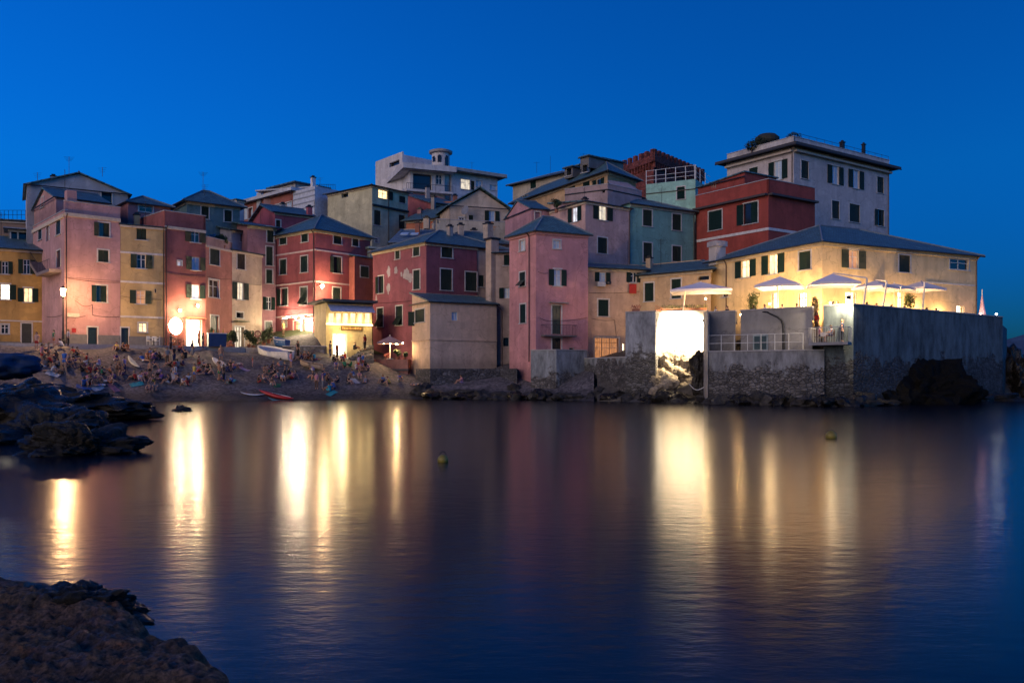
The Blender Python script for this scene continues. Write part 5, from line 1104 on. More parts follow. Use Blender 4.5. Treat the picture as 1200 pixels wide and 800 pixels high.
for px_, D_, pw_, lb_ in ((848, 74.6, 420, 'unseen low lantern behind the short grey wall section'), (868, 74.5, 500, 'unseen low lantern on the floor beside the big potted tree'), (892, 73.0, 520, 'unseen low lantern behind the curved lamp post'), (926, 71.6, 560, 'unseen low lantern before the bright doorway'), (946, 70.6, 420, 'unseen low lantern beside the climbing plant'), (988, 69.4, 620, 'unseen low lantern under the parasol above the balcony'), (1022, 72.2, 560, 'unseen low lantern past the terrace corner'), (1050, 74.6, 520, 'unseen low lantern next to the seaward leafy tree'), (1076, 76.6, 420, 'unseen low lantern under the seaward parasol'), (1104, 78.2, 260, 'unseen low lantern near the arched niche')):
    p_ = P2(px_, D_); lantern(px_, HZ-(7.55-CH)/D_*F, D_, pw_*1.1, lb_, (1, .6, .25), .08, 25., zbase=ZF)  # lanterns out of view below the parapet, added to light house wall and canopies
lantern(1149, 367.5, 79, 40, 'pink glowing lantern beside the folded parasol', (1, .55, .45), .07, 12, zbase=ZF)
lantern(1167.5, 368, 77.6, 15, 'small white lamp at the seaward end of the terrace wall', (1, .95, .85), .09, 12, zbase=ZT+.1)
lantern(757, 391, 77, 60, 'lamp hidden behind the grey wall block', zbase=4.5)
# floodlights
def flood(p, to, power, label, ang=1.5, col=(1, .78, .5)):
    t = thing('floodlight', p, label, 'floodlight'); d = (Vector(to)-Vector(p)).normalized(); m = MB(); m.tube([Vector(p)-d*.18, Vector(p)], [.12, .17], 8); m.tube([Vector(p)-d*.1, Vector(p)-d*.1+Vector((.25, .1, .12))], .03, 5); m.obj('housing', M_metal, t)
    light('flood_beam', Vector(p)+d*.12, power, col, .1, t, 'SPOT', Vector(to), ang, .55)
flood(P(825, 376, 71.9), P(802, 400, 75.2), FLOOD, 'floodlight on the narrow wall edge aimed at the white plastered wall', 1.75)
flood(P(990, 358, 64.2)+Vector((.0, -.7, .5)), P(977, 385, 65.5), 1500, 'small floodlight over the corner balcony table', 2.0)
# ---- street lamp by the pink house
D = 79.6; c = P2(74, D); zb = 5.2; t = thing('street_lamp', (c.x, c.y, zb), 'old iron street lamp glowing before the tall pink house', 'street lamp'); m = MB()
m.lathe((c.x, c.y, zb), [(.2, 0), (.22, .3), (.14, .4), (.11, 1.2), (.08, 1.3), (.055, 3.5), (.05, Z(350, D)-zb)], 10); m.obj('pole', M_metal, t)
m = MB(); zt = Z(346, D); m.tube([(c.x, c.y, zt-.35), (c.x, c.y, zt-.1)], [.04, .18], 8); m.lathe((c.x, c.y, zt), [(.3, .62), (.05, .85), (.02, 1.)], 6); lh = m.obj('lamp_head', M_metal, t); m = MB(); m.lathe((c.x, c.y, zt), [(.16, -.05), (.25, .6)], 6); m.obj('lamp_glass', glow((1, .62, .28), 70.), lh, t['_b'])
light('lamp_light', (c.x+.2, c.y-.45, zt+.2), 1150, (1, .56, .24), .18, t)
light('lamp_light', (c.x+.35, c.y+.45, zt+.2), 700, (1, .56, .24), .18, t)
# patio lights at maroon house terrace
c = P(465, 402.5, 90.4); t = thing('string_lamp', c, 'bright bulb cluster hanging under the dusty pink parasol of the maroon house', 'lamp'); m = MB(); m.blob(c, (.14, .14, .14), 2); m.obj('bulb', glow((1, .68, .32), 90.), t, smooth=True)
for q in (-1.4, -.7, .6): m = MB(); m.blob(c+Vector((q, .1, .05)), (.09, .09, .09), 2); m.obj('bulb', glow((1, .68, .32), 70.), t, smooth=True)
light('lamp_light', c+Vector((0, -.35, -.1)), 330, (1, .64, .3), .14, t)
t = thing('terrace', P(458, 433, 90), 'low pink and grey terrace block with plants jutting from the maroon house', 'terrace'); q = [P2(438, 91.6), P2(478, 89.2), P2(482, 91.8), P2(440, 96)]
m = MB(); m.prism(q, 1.8, Z(421, 90)); m.obj('wall', stucco((.42, .2, .17)), t); m = MB(); m.prism([P2(437.5, 91.3), P2(478.6, 88.9), P2(482, 91.8), P2(440, 96)], Z(433, 90)-.12, Z(433, 90)+.08); m.obj('ledge', plain('dark_ledge', (.05, .05, .06), .8), t)
potted(466, 0, 90.1, 1.0, .4, 'bushy plant in a pot lit from above under the dusty pink parasol', seed=31, z=Z(421, 90)); potted(474, 0, 89.8, .7, .35, 'smaller potted plant at the end of the maroon house terrace', seed=32, z=Z(421, 90)); potted(453, 0, 91, .6, .3, 'low potted plant with reddish leaves on the maroon house terrace', seed=33, z=Z(421, 90), col=plain('red_leaves', (.2, .05, .05), .7))
# ---- plants
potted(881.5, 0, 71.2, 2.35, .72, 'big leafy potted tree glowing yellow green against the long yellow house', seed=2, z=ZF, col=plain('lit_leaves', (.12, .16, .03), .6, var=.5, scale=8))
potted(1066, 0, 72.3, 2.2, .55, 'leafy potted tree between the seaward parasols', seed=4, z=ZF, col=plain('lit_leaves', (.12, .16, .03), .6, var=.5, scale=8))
potted(955, 0, 67.5, 2.9, .32, 'tall climbing plant beside the gap above the corner balcony', seed=6, z=5.6, col=plain('brown_leaves', (.14, .09, .04), .7, var=.5, scale=8))
rnd = random.Random(9)
for i, (a, b_, D, lb) in enumerate(((776, 800, 75.85, 'first long flower box along the top of the floodlit wall'), (802, 828, 75.45, 'second long flower box on the floodlit wall, next to the grey section'), (741, 750, 74.6, 'small box of dark red flowers on the grey wall block'), (768, 775, 75.75, 'orange flower box on the corner of the grey wall block'))):
    zt = 8.0 if i < 2 else 7.86; c = P2((a+b_)/2, D); w = (b_-a)/F*D; t = thing('flower_box', (c.x, c.y, zt), lb, 'flower box'); m = MB(); m.box((c.x, c.y+.15, zt+.12), (w, .25, .22)); m.obj('box', M_terra, t); m = MB()
    for q in range(int(w*3.2)+1): leafball(m, (c.x-w/2+w*(q+.5)/(int(w*3.2)+1), c.y+.1, zt+.3+rnd.uniform(0, .15)), (.25, .25, .22), 45, .07, rnd)
    m.obj('foliage', (plain('box_leaves', (.13, .14, .03), .7, var=.6, scale=6), plain('box_leaves', (.13, .14, .03), .7, var=.6, scale=6), plain('red_flowers', (.25, .03, .03), .7), plain('orange_flowers', (.4, .14, .04), .7))[i], t)
for i, (px, D, h_, r_, lb) in enumerate(((266, 91.0, 1.5, .6, 'bushy potted plant beside the cream house doorway'), (273, 91.6, 1.8, .55, 'taller potted bush right before the cream house doorway'), (292, 93.2, 1.9, .65, 'leafy potted shrub on the far side of the cream house doorway'), (297, 93.0, 1.3, .5, 'low potted shrub next to the lifebuoy stand'), (309, 95.8, 2.0, .55, 'pale lit potted bush behind the white boat'), (315, 96.6, 1.7, .5, 'second pale bush behind the white boat, by the mauve house door'), (247.5, 88.6, 1.9, .4, 'yellow green plant standing behind the blue counter'))):
    potted(px, 0, D, h_, r_, lb, seed=40+i, z=5.2 if px < 306 else None)
potted(652, 0, 94.2, 1.5, .6, 'round dark bush on the roof terrace beside the dusky pink house', seed=50, z=Z(249, 94), col=M_plant)
# roof terrace greenery and clutter on the salmon house
for i, (px, lb) in enumerate(((248, 'pale potted plant on the salmon house roof terrace'), (254, 'dark potted plant in the middle of the salmon house roof terrace'), (262, 'wide dark potted shrub at the end of the salmon house roof terrace'))): potted(px, 0, 93.8, 1.6, .5, lb, seed=60+i, z=HS.z1, col=plain('pale_cloth_leaves', (.3, .3, .36), .8) if i == 0 else M_plant)
# rooftop dome and bushes on the tall white house
t = thing('roof_pergola', P(900, 168, 112), 'dark dome shaped pergola on the flat roof of the tall white house', 'pergola'); c = P2(899, 110); z0 = HW.z1+.35; m = MB()
zt_ = Z(157.5, 110)
m.lathe((c.x, c.y, zt_-1.3), [(1.25, 0), (1.5, .35), (1.55, .8), (1.1, 1.2), (.2, 1.35)], 16); m.obj('canopy', plain('dark_canopy', (.03, .035, .03), .8), t)
m = MB()
for q in range(6): a = q*1.047; m.tube([(c.x+1.3*math.cos(a), c.y+1.3*math.sin(a), z0), (c.x+1.3*math.cos(a), c.y+1.3*math.sin(a), zt_-1.2)], .05, 5)
m.obj('post', M_metal, t)
for i, (px, py, D, r_, lb) in enumerate(((881, 168, 109, .9, 'low dark roof bush beside the dome pergola, toward the red house'), (889, 165, 109, 1.1, 'larger dark roof bush against the dome pergola'), (930, 158, 107, .9, 'green bush at the front corner of the tall white house roof'))):
    c = P(px, py, D); t = thing('roof_bush', (c.x, c.y, z0), lb, 'bush'); m = MB(); leafball(m, c+Vector((0, 0, -.3)), (r_, r_, r_*.7), 500, .14, rnd); m.obj('foliage', plain('dark_leaves', (.03, .05, .02), .8), t); m = MB(); m.tube([(c.x, c.y, z0), c-Vector((0, 0, .2))], .08, 5); m.obj('stem', M_wood, t)
# ---- blue counter
c0 = P2(254, 87.6); t = thing('counter', (c0.x, c0.y, 5.2), 'dark blue stall counter with a white top beside the restaurant doorway', 'stall counter'); rz = .5; m = MB(); m.box((c0.x, c0.y, 5.88), (1.75, .9, 1.3), rz); m.obj('body', plain('blue_paint', (.02, .04, .12), .5), t); m = MB(); m.box((c0.x, c0.y, 6.57), (1.9, 1.0, .07), rz); m.obj('counter_top', M_white, t)
for i in range(4): m = MB(); m.lathe((c0.x-.7+.42*i, c0.y-.3+.2*i, 6.62), [(.06, 0), (.09, .12), (.04, .3+.05*i)], 8); tag(m.obj('bottle', plain('red_glass', (.35, .08+.04*i, .03), .3), None, (c0.x-.7+.42*i, c0.y, 6.62)), ('small reddish', 'taller orange', 'third amber', 'tallest pale')[i]+' bottle standing on the blue stall counter', 'bottle', 'bottles on the blue counter')
# ---- lifebuoy
c = P(302, 391, 92.4); t = thing('lifebuoy_stand', (c.x, c.y, terr(302, 92.4)), 'round lifebuoy on a post behind the bow of the white boat', 'lifebuoy'); m = MB(); m.tube([c+Vector((.3*math.cos(a), 0, .3*math.sin(a))) for a in [q*.4488 for q in range(15)]], .085, 7, False); m.obj('ring', plain('ring_dark', (.25, .12, .1), .6), t); m = MB(); m.tube([(c.x, c.y+.1, terr(302, 92.4)-.1), (c.x, c.y+.1, c.z+.3)], .04, 5); m.obj('post', M_wood, t)
# ---- boats
def boat(bow, stern, z0, z1, beam, hgt, label, hull, inner, name='rowing_boat', stripe=None, benches=3, tilt=0., cover=None):
    a, b_ = P2(*bow), P2(*stern); mid = (a+b_)/2; L = (a-b_).length; d = (a-b_).normalized(); n = Vector((-d.y, d.x)); sl = (z0-z1)/L
    t = thing(name, (mid.x, mid.y, (z0+z1)/2), label, 'boat'); NS, NR = 17, 11
    def sec(s, k, ins=0.):      # s from stern 0 to bow 1, k in -1..1
        w = beam/2*(math.sin(math.pi*(.18+.82*s)*.5+.0)**.6 if s < .45 else (1-((s-.45)/.55)**2.2)**.75)*(1 if s > .0 else 1); w = max(w, .02)-ins
        sheer = hgt*(1+.35*max(0, s-.4)**1.5*2.4+.12*(1-s)); keel = .0+.55*hgt*max(0, s-.75)**2*12
        ang = abs(k); y = w*math.sin(ang*math.pi/2)**.75*(1 if k > 0 else -1); z = keel+ins+(sheer-keel-ins*.0)*(1-math.cos(ang*math.pi/2)**.9)
        xx = -L/2+L*s+(.12*L*.5*ang*max(0, s-.8))
        h2 = mid+d*xx+n*(y*math.cos(tilt)); return Vector((h2.x, h2.y, (z0+z1)/2+sl*xx+z+y*math.sin(tilt)))
    m = MB()
    for ins, flip in ((0, 0), (.06, 1)):
        i0 = len(m.v)
        for i in range(NS):
            for j in range(NR): m.v.append(sec(i/(NS-1), -1+2*j/(NR-1), ins))
        for i in range(NS-1):
            for j in range(NR-1): q = i0+i*NR+j; m.f.append([q, q+1, q+NR+1, q+NR]); m.uv.append(None)
    m.f.append(list(range(NR))); m.uv.append(None); m.obj('hull', hull, t)
    for sd in (-1, 1):
        m = MB(); m.tube([sec(i/(NS-1), sd) for i in range(NS)], .05, 5); m.obj('gunwale', stripe or inner, t)
    m = MB()
    if cover:
        for i in range(1, NS-2):
            a0, a1 = i/(NS-1), (i+1)/(NS-1); z_ = Vector((0, 0, .12)); p, q, r_, s_ = sec(a0, -.96), sec(a0, .96), sec(a1, .96), sec(a1, -.96); c0, c1 = (p+q)/2+z_, (r_+s_)/2+z_; m.face([p, c0, c1, s_]); m.face([c0, q, r_, c1])
        m.obj('cover', cover, t)
    for i in range(benches):
        m = MB(); s = .25+.2*i; p, q = sec(s, -.82), sec(s, .82); c = (p+q)/2; m.box((c.x, c.y, c.z+(.14 if cover else 0)), ((p-q).length*.95, .25, .05), math.atan2((q-p).y, (q-p).x)); m.obj('bench', inner, t)
    return t
BL = plain('boat_blue', (.03, .10, .32), .4); WB = plain('boat_white', (.62, .62, .62), .4)
boat((303, 91.2), (341, 87.6), terr(303, 91.2)-.35, terr(341, 87.6)+.2, 1.9, .8, 'white wooden rowing boat with a blue inside, pulled up on the pebbles', WB, BL, stripe=WB, cover=BL, tilt=-.22)
boat((322, 94.5), (337, 92.8), terr(322, 94.5)+.0, terr(337, 92.8)+.0, 1.4, .75, 'smaller blue boat lying behind the white rowing boat', plain('boat_blue2', (.04, .12, .3), .5), WB, stripe=WB)
boat((352, 86.5), (377, 86), terr(352, 86.5)+.2, terr(377, 86)+.2, 1.2, .45, 'upturned looking low pale dinghy at the foot of the ramp wall'.replace('upturned looking ', ''), plain('dinghy_cream', (.45, .33, .22), .6), M_wood)
boat((250, 84), (265, 82.6), terr(250, 84)+.1, terr(265, 82.6)+.1, .9, .3, 'thin pale surf ski lying high on the pebbles below the blue counter', plain('ski_pale', (.6, .5, .38), .5), WB, 'surf_ski', benches=0, cover=WB)
def kayak(p0, p1, w, h_, col, label, name='kayak', dz=.12):
    a, b_ = P2(*p0), P2(*p1); a3 = Vector((a.x, a.y, terr(*p0)+dz)); b3 = Vector((b_.x, b_.y, terr(*p1)+dz)); t = thing(name, (a3+b3)/2, label, 'kayak' if name == 'kayak' else 'paddle board'); m = MB(); n = 15; d = (b3-a3).normalized(); s = d.cross(Vector((0, 0, 1))).normalized(); up = s.cross(d); rings = []
    for i in range(n):
        k = i/(n-1); r = max(.03, math.sin(math.pi*k)**.6); c = a3.lerp(b3, k)+up*(.18*(2*k-1)**2); rings.append(len(m.v)); m.v += [c+s*(w/2*r*math.cos(q*.7854))+up*(h_/2*r*math.sin(q*.7854)) for q in range(8)]
    for x, y in zip(rings, rings[1:]):
        for q in range(8): m.f.append([x+q, x+(q+1) % 8, y+(q+1) % 8, y+q]); m.uv.append(None)
    m.obj('hull', col, t, smooth=True)
    if name == 'kayak':
        m = MB(); c = a3.lerp(b3, .52)+up*(h_/2); m.tube([c+s*.2*math.cos(q*.5236)+d*.42*math.sin(q*.5236) for q in range(13)], .035, 5, False); m.obj('cockpit_rim', M_metal, t)
        m = MB(); m.tube([c-d*.5+s*.02, c+d*1.3+up*.05], .03, 5); m.obj('paddle', M_white, t)
kayak((303, 78.9), (344, 78.5), .62, .4, plain('kayak_red', (.5, .02, .02), .35), 'red kayak lying on the pebbles close to the water')
kayak((281, 77.9), (311, 78.2), .6, .14, plain('board_white', (.6, .62, .68), .4), 'white paddle board lying next to the tip of the red kayak', 'paddle_board', .08)
kayak((313, 77.6), (334, 77.9), .5, .14, plain('board_teal', (.08, .3, .34), .4), 'teal paddle board between the red kayak and the water', 'paddle_board', .06)
kayak((150, 80.6), (163, 79.2), .6, .12, plain('board_cream', (.62, .62, .45), .4), 'pale paddle board lying on the pebbles below the narrow yellow house', 'paddle_board', .07)
# blue tarpaulin mound on the rocks
m = MB(); bm = bmesh.new(); bmesh.ops.create_icosphere(bm, subdivisions=4, radius=1); c = P(10, 419, 34)
for v_ in bm.verts: n = v_.co; k = 1+.3*noise.noise(n*1.8+Vector((3, 1, 2)))+.13*noise.noise(n*5)-.1*abs(noise.noise(n*9)); m.v.append(c+Vector((n.x*1.2*k, n.y*1.0*k, n.z*.55*k-.32)))
m.f = [[v_.index for v_ in f.verts] for f in bm.faces]; m.uv = [None]*len(m.f); bm.free(); tag(m.obj('tarpaulin', plain('blue_tarpaulin', (.012, .035, .09), .7, var=.5), None, c, smooth=True), 'crumpled blue tarpaulin covering a heap on the black rocks at the frame edge', 'tarpaulin')
# buoys
for px, py, lb in ((519, 541, 'small yellow mooring buoy floating nearer the beach side'), (974, 513, 'yellow mooring buoy floating before the terrace corner')):
    D = 2250/(py-HZ); c = P2(px, D); t = thing('buoy', (c.x, c.y, 0), lb, 'buoy'); r_ = .0065*D; m = MB(); m.blob((c.x, c.y, r_*.35), (r_, r_, r_), 3); m.obj('float', plain('buoy_yellow', (.22, .17, .02), .5), t, smooth=True); m = MB(); m.tube([c.to_3d()+Vector((.08*math.cos(q*.6), .0, r_*1.35+.08*math.sin(q*.6))) for q in range(11)], .012, 5, False); m.obj('ring', M_metal, t)
# ---- chairs and tables
def chair(c, z, rz, label, mat, group):
    t = thing('chair', (c.x, c.y, z), label, 'chair', group); mm = Matrix.Rotation(rz, 3, 'Z'); Q = lambda x, y, zz: Vector((c.x, c.y, z))+mm @ Vector((x, y, zz))
    m = MB(); m.box(Q(0, 0, .45), (.44, .44, .04), rz); m.obj('seat', mat, t); m = MB(); m.box(Q(0, .21, .72), (.42, .03, .4), rz); m.obj('backrest', mat, t)
    for x in (-.19, .19):
        for y in (-.19, .19): m = MB(); m.tube([Q(x, y, 0), Q(x, y, .45 if y < 0 else .6)], .018, 5); m.obj('leg', mat, t)
def table(c, z, label, mat, group, r=.45, cloth=False):
    t = thing('table', (c.x, c.y, z), label, 'table', group); m = MB(); m.lathe((c.x, c.y, z), [(r, .71), (r, .75)], 16); m.obj('table_top', mat, t); m = MB(); m.lathe((c.x, c.y, z), [(.22, 0), (.2, .03), (.035, .06), (.035, .71)], 8); m.obj('pedestal', M_metal, t)
    if cloth: m = MB(); m.lathe((c.x, c.y, z), [(r+.06, .45), (r+.02, .755), (.1, .765)], 16); m.obj('tablecloth', plain('table_linen', (.7, .66, .6), .9), t)
PW = plain('plastic_white', (.7, .7, .68), .4)
table(P2(180, 83.2), 5.2, 'round white table on the promenade before the narrow yellow house', PW, 'white promenade tables')
for i, (px, D, rz, lb) in enumerate(((175.5, 83.4, 1.2, 'white plastic chair on the pink house side of the white table'), (184.5, 83.1, -1.2, 'white plastic chair on the restaurant side of the white table'), (180, 84.0, .1, 'white plastic chair with its back to the narrow yellow house'))): chair(P2(px, D), 5.2, rz, lb, PW, 'white chairs round the promenade table')
for i, (px, D) in enumerate(((200, 86.3), (209, 86.8), (225, 87.8))):
    table(P2(px, D), 5.2, ('wooden restaurant table under the round sign', 'wooden restaurant table between the sign and the doorway', 'wooden restaurant table right before the lit doorway')[i], M_wood, 'restaurant tables on the promenade', .38); chair(P2(px+4, D+.2), 5.2, -1.3, ('wooden chair at the table under the round sign', 'wooden chair at the table between sign and doorway', 'wooden chair at the table before the lit doorway')[i], M_wood, 'restaurant chairs on the promenade')
for i, (px, D, lb) in enumerate(((845, 72.4, 'cloth covered table behind the short grey wall section'), (890, 71.0, 'cloth covered table behind the curved lamp post'), (925, 70.2, 'cloth covered table before the bright doorway'), (985, 67.6, 'cloth covered table under the parasol above the balcony'), (1022, 69.0, 'cloth covered table past the terrace corner'), (1055, 71.8, 'cloth covered table beside the leafy tree'), (1092, 74.4, 'cloth covered table under the seaward parasol'))): table(P2(px, D), ZF, lb, M_white, 'dining tables on the terrace', .5, True)
table(P2(967, 64.4), 4.75, 'small cloth covered table on the corner balcony', M_white, None, .5, True)
# stairs and slope beside the restaurant
t = thing('stairs', P(420, 425, 90), 'worn stone steps climbing beside the low cream restaurant to the maroon house', 'stairs'); m = MB()
for q in range(9): a, b_ = P2(404+q*3.6, 90.2+.1*q), P2(437, 90.6+.1*q); m.prism([P2(405+q*3.4, 90.+.32*q), P2(438, 90.+.32*q), P2(438, 94.5), P2(409+q*2, 94)], 2.6, 4.0+.2*q)
m.obj('steps', masonry((.2, .19, .16), .6, 1.4, 'step_stone'), t)

# ================================================================ PEOPLE
def skin_mesh(verts, edges, radii, root=0, sub=1):
    me = bpy.data.meshes.new('s'); me.from_pydata([Vector(v) for v in verts], edges, []); o = bpy.data.objects.new('s', me); COL.objects.link(o)
    o.modifiers.new('k', 'SKIN'); lay = me.skin_vertices[0]
    for i, r in enumerate(radii): lay.data[i].radius = (r, r) if not isinstance(r, tuple) else r
    for i in range(len(verts)): lay.data[i].use_root = (i == root)
    if sub: s = o.modifiers.new('s', 'SUBSURF'); s.levels = sub; s.render_levels = sub
    bpy.context.view_layer.update(); dg = bpy.context.evaluated_depsgraph_get(); out = bpy.data.meshes.new_from_object(o.evaluated_get(dg)); bpy.data.objects.remove(o); return out
J = ['pel', 'che', 'nec', 'hd', 'top', 'sL', 'eL', 'wL', 'sR', 'eR', 'wR', 'hL', 'kL', 'aL', 'tL', 'hR', 'kR', 'aR', 'tR', 'bel']
RAD = dict(pel=(.15, .11), bel=(.125, .1), che=(.155, .11), nec=.055, hd=(.078, .095), top=.06, sL=.06, eL=.043, wL=.028, sR=.06, eR=.043, wR=.028, hL=.088, kL=.058, aL=.038, tL=.035, hR=.088, kR=.058, aR=.038, tR=.035)
ED = [('pel', 'bel'), ('bel', 'che'), ('che', 'nec'), ('nec', 'hd'), ('hd', 'top'), ('che', 'sL'), ('sL', 'eL'), ('eL', 'wL'), ('che', 'sR'), ('sR', 'eR'), ('eR', 'wR'), ('pel', 'hL'), ('hL', 'kL'), ('kL', 'aL'), ('aL', 'tL'), ('pel', 'hR'), ('hR', 'kR'), ('kR', 'aR'), ('aR', 'tR')]
def sym(d):
    o = dict(d)
    for k, v in d.items():
        if k.endswith('L') and k[:-1]+'R' not in d: o[k[:-1]+'R'] = (-v[0], v[1], v[2])
    return o
POSES = {
 'standing': sym(dict(pel=(0,0,.93), bel=(0,0,1.08), che=(0,0,1.3), nec=(0,0,1.46), hd=(0,-.02,1.58), top=(0,-.01,1.66), sL=(.17,0,1.38), eL=(.23,.03,1.1), wL=(.22,-.06,.87), hL=(.09,0,.87), kL=(.1,-.02,.48), aL=(.1,.03,.09), tL=(.12,-.13,.035))),
 'walking': sym(dict(pel=(0,0,.91), bel=(0,-.01,1.06), che=(0,-.03,1.28), nec=(0,-.05,1.44), hd=(0,-.08,1.56), top=(0,-.07,1.64), sL=(.17,-.03,1.36), eL=(.23,.14,1.12), wL=(.22,.05,.9), sR=(-.17,-.03,1.36), eR=(-.22,-.16,1.12), wR=(-.2,-.32,.98), hL=(.09,0,.85), kL=(.1,-.2,.5), aL=(.1,-.24,.1), tL=(.11,-.4,.06), hR=(-.09,0,.85), kR=(-.1,.08,.46), aR=(-.1,.38,.2), tR=(-.1,.32,.06))),
 'sitting': sym(dict(pel=(0,.05,.12), bel=(0,.06,.27), che=(0,.02,.48), nec=(0,-.03,.63), hd=(0,-.07,.75), top=(0,-.06,.83), sL=(.17,.0,.55), eL=(.23,-.22,.38), wL=(.12,-.42,.36), hL=(.1,-.02,.12), kL=(.13,-.42,.42), aL=(.12,-.62,.07), tL=(.13,-.78,.04))),
 'reclining': sym(dict(pel=(0,0,.11), bel=(0,.12,.22), che=(0,.25,.4), nec=(0,.3,.55), hd=(0,.28,.68), top=(0,.29,.76), sL=(.17,.27,.48), eL=(.22,.45,.26), wL=(.24,.5,.05), hL=(.09,-.05,.11), kL=(.12,-.48,.16), aL=(.1,-.92,.06), tL=(.12,-1.0,.16))),
 'lying': sym(dict(pel=(0,0,.12), bel=(0,.16,.12), che=(0,.38,.13), nec=(0,.54,.13), hd=(0,.67,.14), top=(0,.75,.14), sL=(.17,.44,.12), eL=(.3,.25,.07), wL=(.28,.02,.05), hL=(.09,-.06,.11), kL=(.12,-.48,.12), aL=(.12,-.88,.06), tL=(.14,-.95,.14))),
 'crouching': sym(dict(pel=(0,.12,.3), bel=(0,.1,.43), che=(0,-.04,.62), nec=(0,-.12,.76), hd=(0,-.18,.87), top=(0,-.18,.95), sL=(.17,-.08,.69), eL=(.2,-.3,.5), wL=(.1,-.48,.4), hL=(.1,.05,.3), kL=(.16,-.3,.48), aL=(.13,-.08,.09), tL=(.15,-.24,.035))),
 'seated': sym(dict(pel=(0,.05,.52), bel=(0,.06,.67), che=(0,.04,.88), nec=(0,.02,1.03), hd=(0,-.01,1.15), top=(0,0,1.23), sL=(.17,.03,.96), eL=(.22,-.08,.73), wL=(.15,-.34,.72), hL=(.1,0,.52), kL=(.12,-.42,.51), aL=(.11,-.42,.09), tL=(.12,-.58,.035))),
}
def part_mesh(pose, names, grow, ends=None, cut=None):
    P_ = POSES[pose]; vs, rs, idx = [], [], {}
    def add(k, co, r): idx[k] = len(vs); vs.append(co); rs.append(r)
    for k in names:
        r = RAD[k]; r = (r[0]+grow, r[1]+grow) if isinstance(r, tuple) else r+grow; add(k, P_[k], r)
    es = [(idx[a], idx[b]) for a, b in ED if a in idx and b in idx]
    for a, b, t in (ends or []):
        A, B = Vector(P_[a]), Vector(P_[b]); ra, rb = RAD[a], RAD[b]; ra = ra[0] if isinstance(ra, tuple) else ra; rb = rb[0] if isinstance(rb, tuple) else rb; add(b+'_', A.lerp(B, t), ra+(rb-ra)*t+grow*1.3); es.append((idx[a], idx[b+'_']))
    return skin_mesh(vs, es, rs, 0)
def add_details(me, pose):
    """five bent fingers on each hand, nose and ears, appended to the body mesh"""
    P_ = POSES[pose]; bm = bmesh.new(); bm.from_mesh(me); mb = MB()
    for s in 'LR':
        w, e = Vector(P_['w'+s]), Vector(P_['e'+s]); d = (w-e).normalized(); side = d.cross(Vector((0, 0, 1)) if abs(d.z) < .9 else Vector((0, 1, 0))).normalized(); nrm = side.cross(d); pm = w+d*.05
        mb.tube([w-d*.01, w+d*.04, w+d*.085], [.027, .04, .036], 6)
        for q, ln in zip((-1.5, -.5, .5, 1.5), (.062, .075, .07, .055)):
            b0 = w+d*.08+side*q*.018; mb.tube([b0, b0+d*ln*.5+nrm*.004, b0+d*ln*.9+nrm*.022], [.0095, .009, .007], 5)
        b0 = w+d*.03+side*.035; mb.tube([b0, b0+d*.03+side*.028, b0+d*.06+side*.034+nrm*.01], [.012, .011, .008], 5)
    hd, top, nec = Vector(P_['hd']), Vector(P_['top']), Vector(P_['nec']); up = (top-nec).normalized(); f = Vector((0, -1, 0)); f = (f-up*f.dot(up)); f = f.normalized() if f.length > .2 else Vector((0, 0, 1)); sd = f.cross(up)
    mb.tube([hd+f*.085+up*.03, hd+f*.108-up*.005, hd+f*.09-up*.018], [.008, .014, .008], 5)
    for s in (-1, 1): mb.blob(hd+sd*s*.083, (.014, .02, .03), 1); mb.blob(hd+f*.088+sd*s*.03+up*.025, (.009, .009, .007), 1)
    mb.tube([hd+f*.09-up*.045+sd*.022, hd+f*.094-up*.047, hd+f*.09-up*.045-sd*.022], .006, 4)
    off = [bm.verts.new(v) for v in mb.v]; bm.verts.ensure_lookup_table()
    for fc in mb.f:
        try: bm.faces.new([off[i] for i in fc])
        except ValueError: pass
    bm.to_mesh(me); bm.free(); return me
def hair_mesh(pose, long=False):
    P_ = POSES[pose]; hd, top, nec = Vector(P_['hd']), Vector(P_['top']), Vector(P_['nec']); up = (top-nec).normalized(); f = Vector((0, -1, 0)); f = (f-up*f.dot(up)); f = f.normalized() if f.length > .2 else Vector((0, 0, 1)); sd = f.cross(up); bm = bmesh.new(); bmesh.ops.create_icosphere(bm, subdivisions=3, radius=1); me = bpy.data.meshes.new('hair')
    for v in bm.verts:
        c = v.co; low = c.z < -.1 and c.y > -.2   # y forward
        k = 1.0; x, y, z = c.x, c.y, c.z
        if long and z < 0 and y < .2: z *= 2.1; y = y-.15
        if y > .25 and z < .35: y *= .45; z = max(z, -.1)
        v.co = hd+up*.028+sd*x*.098+f*(y*.108-.012)+up*z*.108
    bm.to_mesh(me); bm.free(); return me
PM = {}
def proto(pose):
    if pose in PM: return PM[pose]
    body = add_details(part_mesh(pose, [j for j in J], 0), pose)
    shirt = part_mesh(pose, ['bel', 'che', 'sL', 'sR', 'pel'], .016, [('sL', 'eL', .5), ('sR', 'eR', .5), ('che', 'nec', .45)])
    shorts = part_mesh(pose, ['pel', 'hL', 'hR'], .018, [('hL', 'kL', .62), ('hR', 'kR', .62), ('pel', 'bel', .3)])
    trou = part_mesh(pose, ['pel', 'hL', 'hR', 'kL', 'kR'], .02, [('kL', 'aL', .85), ('kR', 'aR', .85), ('pel', 'bel', .3)])
    PM[pose] = dict(body=body, shirt=shirt, shorts=shorts, trousers=trou, hair=hair_mesh(pose), long_hair=hair_mesh(pose, True))
    for k, me in PM[pose].items(): me.name = k; me.shade_smooth(); me.materials.append(None)
    return PM[pose]
